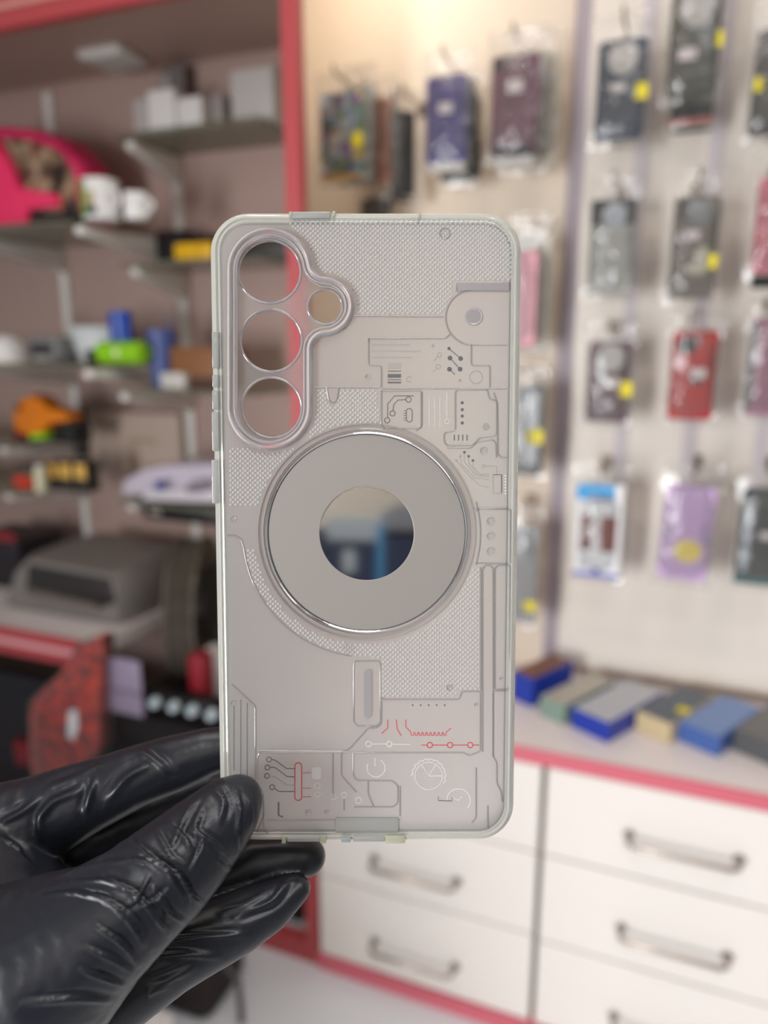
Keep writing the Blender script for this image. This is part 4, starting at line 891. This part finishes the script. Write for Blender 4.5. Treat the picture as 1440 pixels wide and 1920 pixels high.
# magnet ring, bezel and mirror disc
c = L(687.5, 1000); K = PXM * 1.0
def cring(name, prof, m, label=None, par=case, cc=c, seg=96):
    bm = bmesh.new(); lathe(bm, [(r * PXM, z) for r, z in prof], (cc[0], cc[1], 0), (0, 0, 1), seg); return cobj(name, bm, m, par, False, label)
cring('magnet_ring', [(89, -.0004), (89, -.00005), (90, 0), (184, 0), (185.5, -.0001), (185.5, -.0004)], DISCM, 'satin grey flat ring')
cm_ = L(688.5, 1005)
cring('mirror_disc', [(0, -.0001), (90.5, -.0001), (90.5, -.0004), (0, -.0004)], MIRR, 'mirror-like disc in the centre', cc=cm_)
cring('bezel', [(185.5, -.0004), (186.5, .0003), (188, .00045), (190, .0003), (192, -.0002), (192, -.0004)], CHROME, 'bright bevelled bezel')
cring('outer_groove', [(193, -.0004), (195, -.0001), (197.5, -.0003), (202, -.0003), (203.5, 0), (205, .0001), (206.5, -.0004)], BEAD, 'clear outer ring groove')

# printed circuit traces
def ink(bm, pts, w=1.6, closed=False):
    """flat raised strip following a px polyline"""
    z = -.00034; P = [Vector((*L(*p), 0)) for p in pts]; n = len(P); h = w * PXM / 2; left = []; right = []
    for i in range(n):
        a = P[i - 1] if (i > 0 or closed) else P[i]; b = P[(i + 1) % n] if (i < n - 1 or closed) else P[i]
        d = (b - a).normalized() if (b - a).length > 0 else Vector((1, 0, 0)); q = Vector((-d.y, d.x, 0)) * h
        left.append(P[i] + q); right.append(P[i] - q)
    m = n if closed else n - 1
    vl = [bm.verts.new((p.x, p.y, z)) for p in left]; vr = [bm.verts.new((p.x, p.y, z)) for p in right]
    ul = [bm.verts.new((p.x, p.y, -.00041)) for p in left]; ur = [bm.verts.new((p.x, p.y, -.00041)) for p in right]
    for i in range(m):
        j = (i + 1) % n
        bm.faces.new((vl[i], vr[i], vr[j], vl[j])); bm.faces.new((vl[i], vl[j], ul[j], ul[i])); bm.faces.new((vr[j], vr[i], ur[i], ur[j]))
def dot(bm, x, y, r): prism(bm, [LP(circ(x, y, r, 16))], -.00041, -.00034)
def ringi(bm, x, y, r, w=1.6): ink(bm, circ(x, y, r, 20), w, True)
def bar(bm, x0, y0, x1, y1): prism(bm, [LP([(x0, y0), (x1, y0), (x1, y1), (x0, y1)])], -.00041, -.00034)
def caps(x0, y0, x1, y1, r): return [(x, y) for x, y in rrect(x1 - x0, y1 - y0, r, 4, (x0 + x1) / 2, (y0 + y1) / 2)]
def prints(g, m, label):
    """one part per printed cluster: strokes lying within a few millimetres of each other belong together"""
    left = set(g.verts); isl = []
    while left:
        st = [left.pop()]; cur = list(st)
        while st:
            v = st.pop()
            for e in v.link_edges:
                w = e.other_vert(v)
                if w in left: left.discard(w); st.append(w); cur.append(w)
        xs = [v.co.x for v in cur]; ys = [v.co.y for v in cur]; isl.append((min(xs), max(xs), min(ys), max(ys), cur))
    grp = list(range(len(isl)))
    def find(i):
        while grp[i] != i: i = grp[i]
        return i
    for i in range(len(isl)):
        for j in range(i):
            a, b = isl[i], isl[j]; dx = max(0, a[0] - b[1], b[0] - a[1]); dy = max(0, a[2] - b[3], b[2] - a[3])
            if math.hypot(dx, dy) < .0042: grp[find(i)] = find(j)
    for k in sorted({find(i) for i in range(len(isl))}):
        nb_ = bmesh.new(); mp = {}
        for i in range(len(isl)):
            if find(i) == k:
                for v in isl[i][4]: mp[v] = nb_.verts.new(v.co)
        done = set()
        for v in list(mp):
            for f in v.link_faces:
                if f not in done:
                    done.add(f)
                    try: nb_.faces.new([mp[w] for w in f.verts])
                    except ValueError: pass
        cobj('circuit_print', nb_, m, smooth=False, label=label)
    g.free()
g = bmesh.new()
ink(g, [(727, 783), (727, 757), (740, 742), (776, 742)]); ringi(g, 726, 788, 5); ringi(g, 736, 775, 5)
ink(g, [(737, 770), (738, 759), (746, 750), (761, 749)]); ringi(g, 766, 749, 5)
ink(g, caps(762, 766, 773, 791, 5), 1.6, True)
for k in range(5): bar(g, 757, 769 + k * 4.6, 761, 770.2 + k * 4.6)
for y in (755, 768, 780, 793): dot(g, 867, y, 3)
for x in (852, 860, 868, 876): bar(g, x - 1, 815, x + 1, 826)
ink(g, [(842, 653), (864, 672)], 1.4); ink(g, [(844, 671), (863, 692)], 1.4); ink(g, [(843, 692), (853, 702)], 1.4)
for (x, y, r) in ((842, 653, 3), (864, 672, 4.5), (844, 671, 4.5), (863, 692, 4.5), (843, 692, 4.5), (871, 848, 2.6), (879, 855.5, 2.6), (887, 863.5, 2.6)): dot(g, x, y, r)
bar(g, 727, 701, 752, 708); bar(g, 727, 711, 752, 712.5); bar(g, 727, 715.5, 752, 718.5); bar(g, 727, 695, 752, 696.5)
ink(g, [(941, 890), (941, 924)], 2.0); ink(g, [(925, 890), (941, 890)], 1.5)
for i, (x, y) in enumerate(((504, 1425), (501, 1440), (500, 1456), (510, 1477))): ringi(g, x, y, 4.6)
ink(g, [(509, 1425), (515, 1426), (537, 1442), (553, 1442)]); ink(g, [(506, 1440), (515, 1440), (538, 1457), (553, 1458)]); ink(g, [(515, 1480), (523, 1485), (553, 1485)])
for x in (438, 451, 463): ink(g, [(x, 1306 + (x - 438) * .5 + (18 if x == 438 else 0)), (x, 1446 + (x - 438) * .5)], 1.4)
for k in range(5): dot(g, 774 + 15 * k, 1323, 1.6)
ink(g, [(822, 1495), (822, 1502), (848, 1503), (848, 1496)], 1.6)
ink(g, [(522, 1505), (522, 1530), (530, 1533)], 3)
prints(g, INKG, 'silver printed circuit traces painted with a dark grey reflection')
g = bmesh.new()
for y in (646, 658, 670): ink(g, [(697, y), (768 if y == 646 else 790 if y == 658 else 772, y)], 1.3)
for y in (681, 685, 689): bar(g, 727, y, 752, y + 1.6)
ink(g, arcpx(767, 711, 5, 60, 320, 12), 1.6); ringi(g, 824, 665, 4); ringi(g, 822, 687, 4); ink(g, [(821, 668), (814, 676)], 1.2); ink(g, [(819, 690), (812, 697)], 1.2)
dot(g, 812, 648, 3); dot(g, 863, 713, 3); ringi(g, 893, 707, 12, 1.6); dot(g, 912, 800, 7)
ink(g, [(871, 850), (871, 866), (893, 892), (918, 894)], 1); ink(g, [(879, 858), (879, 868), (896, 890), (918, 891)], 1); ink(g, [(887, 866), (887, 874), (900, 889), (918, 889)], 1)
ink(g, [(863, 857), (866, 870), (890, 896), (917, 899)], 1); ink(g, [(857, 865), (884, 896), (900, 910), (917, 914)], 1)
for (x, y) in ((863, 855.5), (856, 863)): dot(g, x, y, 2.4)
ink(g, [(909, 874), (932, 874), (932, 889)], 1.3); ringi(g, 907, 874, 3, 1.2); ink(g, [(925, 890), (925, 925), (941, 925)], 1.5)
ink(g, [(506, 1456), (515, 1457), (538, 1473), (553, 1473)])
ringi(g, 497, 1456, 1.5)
prints(g, INKF, 'silver printed circuit traces painted with a faint grey reflection')
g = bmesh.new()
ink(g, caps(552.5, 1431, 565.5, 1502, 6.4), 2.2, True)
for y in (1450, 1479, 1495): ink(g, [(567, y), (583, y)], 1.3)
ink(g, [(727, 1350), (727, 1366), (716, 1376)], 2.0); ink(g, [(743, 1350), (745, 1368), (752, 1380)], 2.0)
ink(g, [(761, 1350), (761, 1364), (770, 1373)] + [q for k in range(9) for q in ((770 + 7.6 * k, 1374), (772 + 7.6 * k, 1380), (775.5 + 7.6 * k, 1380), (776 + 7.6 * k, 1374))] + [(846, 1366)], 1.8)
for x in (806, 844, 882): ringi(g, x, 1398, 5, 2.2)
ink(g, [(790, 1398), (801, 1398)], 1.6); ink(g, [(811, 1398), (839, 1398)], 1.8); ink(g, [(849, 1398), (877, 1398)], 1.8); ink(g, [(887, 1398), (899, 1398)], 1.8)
prints(g, INKR, 'silver printed circuit traces painted with a rose red reflection')
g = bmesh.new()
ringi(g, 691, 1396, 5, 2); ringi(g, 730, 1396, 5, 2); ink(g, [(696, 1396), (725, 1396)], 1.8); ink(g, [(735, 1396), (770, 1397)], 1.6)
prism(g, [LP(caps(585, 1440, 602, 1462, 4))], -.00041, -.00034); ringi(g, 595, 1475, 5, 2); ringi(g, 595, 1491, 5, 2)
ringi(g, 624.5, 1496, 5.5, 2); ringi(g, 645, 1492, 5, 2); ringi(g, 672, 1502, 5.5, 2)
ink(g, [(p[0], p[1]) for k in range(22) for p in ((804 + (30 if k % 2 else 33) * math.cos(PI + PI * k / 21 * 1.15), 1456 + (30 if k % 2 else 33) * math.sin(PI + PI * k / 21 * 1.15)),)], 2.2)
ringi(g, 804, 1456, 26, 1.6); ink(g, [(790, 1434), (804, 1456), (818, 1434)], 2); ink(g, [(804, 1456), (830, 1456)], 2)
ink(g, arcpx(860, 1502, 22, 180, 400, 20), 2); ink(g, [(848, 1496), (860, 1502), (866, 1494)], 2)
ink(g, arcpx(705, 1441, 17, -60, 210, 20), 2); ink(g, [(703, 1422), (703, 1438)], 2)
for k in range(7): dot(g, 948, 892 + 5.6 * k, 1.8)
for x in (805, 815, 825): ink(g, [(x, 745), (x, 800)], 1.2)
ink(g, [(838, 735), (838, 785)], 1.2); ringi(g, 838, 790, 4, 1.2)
prints(g, INKW, 'silver printed circuit traces painted with a white reflection')

# side buttons, edge ports
def rimblock(px0, py0, px1, py1, z0, z1, name, m=MILK, bev=.0003):
    a = L(px0, py1); b = L(px1, py0); bm = bmesh.new(); box(bm, (a[0], a[1], z0), (b[0], b[1], z1), bev); cobj(name, bm, m)
TINT = frosted('yellowish_clear_tpu', (1, 1, 0.94, 1), 0.06, 0.5, (0.97, 0.98, 0.78, 1))
for (y0, y1) in ((622, 690), (703, 726), (732, 768), (772, 846), (862, 944)):
    rimblock(398, y0, 410, y1, -.0060, .0002, 'side_button')
rimblock(547, 397, 620, 410, -.0060, .0003, 'edge_port', MILK)
for (x, y) in ((626, 399), (786, 402), (545, 400)): rimblock(x - 3, y - 3, x + 3, y + 8, -.004, .0004, 'moulding_gate', TINT)
for (x0, x1) in ((528, 536), (600, 612), (722, 760)): rimblock(x0, 1566, x1, 1581, -.004, .0004, 'moulding_gate', TINT)
rimblock(538, 1568, 600, 1578, -.006, .0003, 'edge_port', MILK); rimblock(640, 1569, 658, 1578, -.005, .0006, 'edge_port', mat('grey_port_plastic', rgb(150, 156, 158), .25))
rimblock(662, 1568, 722, 1578, -.006, .0003, 'edge_port', MILK); rimblock(628, 1534, 748, 1562, -.0012, .0000, 'port_guard', MILK, .0004)

# ================================================================== gloved hand
def capsule_chain(bm, pts):
    P = [(atD(x, y, d), r * d / FPX) for x, y, d, r in pts]
    for (a, ra), (b, rb) in zip(P, P[1:]):
        n = max(2, int((b - a).length / (0.35 * min(ra, rb))) + 1)
        for k in range(n + 1):
            t_ = k / n; s_ = a.lerp(b, t_); r_ = ra + (rb - ra) * t_
            bmesh.ops.create_icosphere(bm, subdivisions=3, radius=r_, matrix=Matrix.Translation(s_))
THUMB = [(446, 1500, .1915, 48), (424, 1522, .1890, 63), (392, 1558, .1870, 76), (352, 1597, .184, 87), (300, 1648, .180, 98), (243, 1695, .177, 106), (170, 1752, .176, 124), (90, 1806, .178, 158), (-60, 1880, .184, 190)]
INDEX = [(478, 1388, .2250, 34), (430, 1400, .2245, 40), (385, 1411, .2240, 45), (330, 1430, .2235, 52), (250, 1458, .222, 58), (170, 1492, .222, 66), (80, 1532, .222, 80), (-20, 1575, .220, 100), (-140, 1650, .215, 130)]
MIDDLE = [(574, 1606, .2160, 37), (540, 1608, .2160, 42), (480, 1616, .2160, 46), (400, 1645, .2150, 52), (300, 1690, .214, 60), (160, 1730, .214, 80), (-40, 1720, .212, 120)]
RING = [(557, 1666, .2070, 26), (530, 1682, .2060, 37), (500, 1702, .205, 47), (450, 1728, .203, 56), (390, 1756, .201, 62), (320, 1790, .199, 70), (240, 1838, .197, 80), (150, 1890, .195, 96), (0, 1940, .192, 130)]
LITTLE = [(470, 1738, .226, 34), (410, 1762, .225, 40), (330, 1796, .222, 46), (220, 1850, .218, 56), (60, 1930, .205, 110)]
HEEL = [(40, 1600, .236, 100), (150, 1575, .240, 92), (250, 1545, .243, 76), (330, 1512, .246, 60), (392, 1482, .248, 44)]
PALM = [(-40, 1640, .214, 130), (-60, 1760, .205, 190), (-120, 1880, .198, 220), (-260, 1990, .195, 220)]
WRIST = [(-120, 1880, .198, 210), (-320, 2040, .196, 210), (-620, 2280, .194, 220), (-900, 2500, .192, 230)]
bm = bmesh.new()
for ch in (THUMB, INDEX, MIDDLE, RING, LITTLE, HEEL, PALM, WRIST): capsule_chain(bm, ch)
me = bpy.data.meshes.new('hand_base'); bm.to_mesh(me); bm.free()
ho = bpy.data.objects.new('hand_base', me); COL.objects.link(ho)
rm = ho.modifiers.new('remesh', 'REMESH'); rm.mode = 'VOXEL'; rm.voxel_size = 0.00062; rm.use_smooth_shade = True
sm = ho.modifiers.new('smooth', 'SMOOTH'); sm.factor = 0.5; sm.iterations = 14
dg = bpy.context.evaluated_depsgraph_get(); hm = bpy.data.meshes.new_from_object(ho.evaluated_get(dg))
bpy.data.objects.remove(ho); bpy.data.meshes.remove(me)
N = len(hm.vertices); co = np.empty(N * 3); hm.vertices.foreach_get('co', co); co = co.reshape(-1, 3)
nr = np.empty(N * 3); hm.vertices.foreach_get('normal', nr); nr = nr.reshape(-1, 3)
c0 = np.array(C0); rel = co - c0; dep = rel @ np.array(Fv)
px = 720 + FPX * (rel @ np.array(Rv)) / dep; py = 960 - FPX * (rel @ np.array(Uv)) / dep
face = -(nr * rel).sum(1) / np.linalg.norm(rel, axis=1)
disp = np.zeros(N)
def fold(pts, w, amp, dmin, dmax):
    """raised glove fold with a furrow beside it, sculpted along a line on the glove surface"""
    P = [(x / 2.182, 1350 + y / 2.182) for x, y in pts]
    P = fillet(P, 14)
    best = np.full(N, 1e9); side = np.zeros(N); tt = np.zeros(N)
    tot = sum(math.hypot(b[0] - a[0], b[1] - a[1]) for a, b in zip(P, P[1:])); acc = 0
    for a, b in zip(P, P[1:]):
        dx, dy = b[0] - a[0], b[1] - a[1]; l2 = dx * dx + dy * dy + 1e-9; ln = math.sqrt(l2)
        t_ = np.clip(((px - a[0]) * dx + (py - a[1]) * dy) / l2, 0, 1)
        d_ = np.hypot(px - a[0] - t_ * dx, py - a[1] - t_ * dy); s_ = ((px - a[0]) * dy - (py - a[1]) * dx) / ln
        m_ = d_ < best; best[m_] = d_[m_]; side[m_] = s_[m_]; tt[m_] = ((acc + t_ * ln) / tot)[m_]; acc += ln
    env = np.clip(np.sin(PI * np.clip(tt, 0.02, .98)), 0, 1) ** .6
    prof = np.exp(-(best / w) ** 2) - .75 * np.exp(-((best - 2.1 * w) / (1.1 * w)) ** 2) * (side > 0)
    return amp * prof * env * ((dep > dmin) & (dep < dmax)) * np.clip(face * 3, 0, 1)
T0, T1 = .155, .194
for pts, w, a in [
 ([(590, 530), (640, 580), (700, 620), (740, 650), (770, 700), (775, 740)], 3.2, 1.0), ([(730, 640), (760, 690), (810, 740), (835, 750)], 3.0, .9),
 ([(540, 480), (600, 560), (680, 600), (700, 650), (750, 730)], 3.0, .8), ([(450, 590), (560, 570), (620, 600)], 3.0, .6),
 ([(170, 720), (290, 705), (420, 730), (520, 790), (580, 860), (615, 940)], 3.2, .9), ([(300, 660), (430, 655), (540, 700), (600, 760), (650, 830), (690, 880)], 3.2, .9),
 ([(240, 640), (400, 590), (520, 570)], 3.5, .6), ([(390, 840), (480, 900), (540, 960), (565, 1010)], 3.2, .8), ([(330, 1020), (430, 1060), (510, 1085)], 3.2, .7),
 ([(780, 620), (830, 520), (830, 470)], 3, .5), ([(970, 290), (985, 370), (965, 470), (975, 570)], 3.2, 1.0), ([(810, 320), (770, 370), (700, 520)], 4, .6),
 ([(820, 380), (790, 450), (850, 490), (920, 540)], 4, .8), ([(620, 680), (690, 790), (760, 830)], 3, .8), ([(560, 770), (640, 740), (690, 690)], 3, .7),
 ([(100, 1160), (300, 1140), (470, 1150)], 5, .6), ([(640, 760), (655, 830), (690, 860)], 3, .7), ([(460, 760), (540, 840), (590, 930)], 3, .7), ([(350, 930), (460, 980), (540, 1030)], 4, .6),
 ([(860, 260), (920, 330), (900, 420)], 5, .5), ([(1020, 300), (1030, 400), (1010, 470)], 3, .5), ([(690, 430), (760, 480), (790, 560)], 4, .6), ([(610, 640), (560, 740), (520, 760)], 3, .6),
 ([(640, 450), (700, 560), (760, 600)], 3, .6), ([(880, 560), (930, 600), (950, 640)], 4, .6)]:
    disp += fold(pts, w * 1.0, a * .00115, T0, T1)
for pts, w, a in [([(170, 480), (160, 400), (220, 330), (330, 290)], 7, 1.0), ([(350, 380), (380, 270), (390, 240)], 6, .9), ([(0, 490), (60, 520), (110, 600)], 7, 1.0), ([(440, 330), (520, 230), (620, 180)], 7, .7), ([(200, 280), (330, 230), (400, 190)], 6, .6), ([(0, 420), (90, 380), (150, 330)], 6, .8), ([(560, 120), (640, 170), (700, 240)], 7, .5)]:
    disp += fold(pts, w, a * .0013, .205, .240)
for pts, w, a in [([(640, 910), (800, 890), (1000, 880)], 5, .7), ([(620, 970), (760, 960), (900, 970)], 6, .6), ([(1190, 640), (1120, 740), (960, 800)], 6, .7), ([(1100, 700), (1000, 760), (900, 780)], 6, .5), ([(560, 1100), (700, 1060), (800, 1010)], 6, .6), ([(480, 1180), (620, 1110), (700, 1080)], 6, .6)]:
    disp += fold(pts, w, a * .0011, .188, .213)
co2 = co.copy()
ax_ = np.array((Rv * .74 + Uv * .62).normalized())
for i in range(N):
    if px[i] > -160 and py[i] < 2000 and face[i] > -.3:
        p = co[i]; q = Vector((p[0] * 190, p[1] * 190, p[2] * 190)); al = float(p @ ax_)
        q2 = q + Vector(ax_) * (-al * 190 * .6)
        disp[i] += .00026 * noise.noise(q2 * .8) + .00005 * noise.noise(q2 * 2.3)
co2 += nr * disp[:, None]
hm.vertices.foreach_set('co', co2.reshape(-1)); hm.update(); hm.name = 'gloved_hand'
hand = bpy.data.objects.new('gloved_hand', hm); COL.objects.link(hand)
tag(hand, 'hand in a wrinkled black nitrile glove pinching the lower left corner of the phone case', 'person')
GLOVE = mat('black_nitrile', rgb(28, 30, 37), 0.36, bump=.05, bscale=500)
hm.materials.clear(); hm.materials.append(GLOVE)
hm.polygons.foreach_set('use_smooth', [True] * len(hm.polygons))
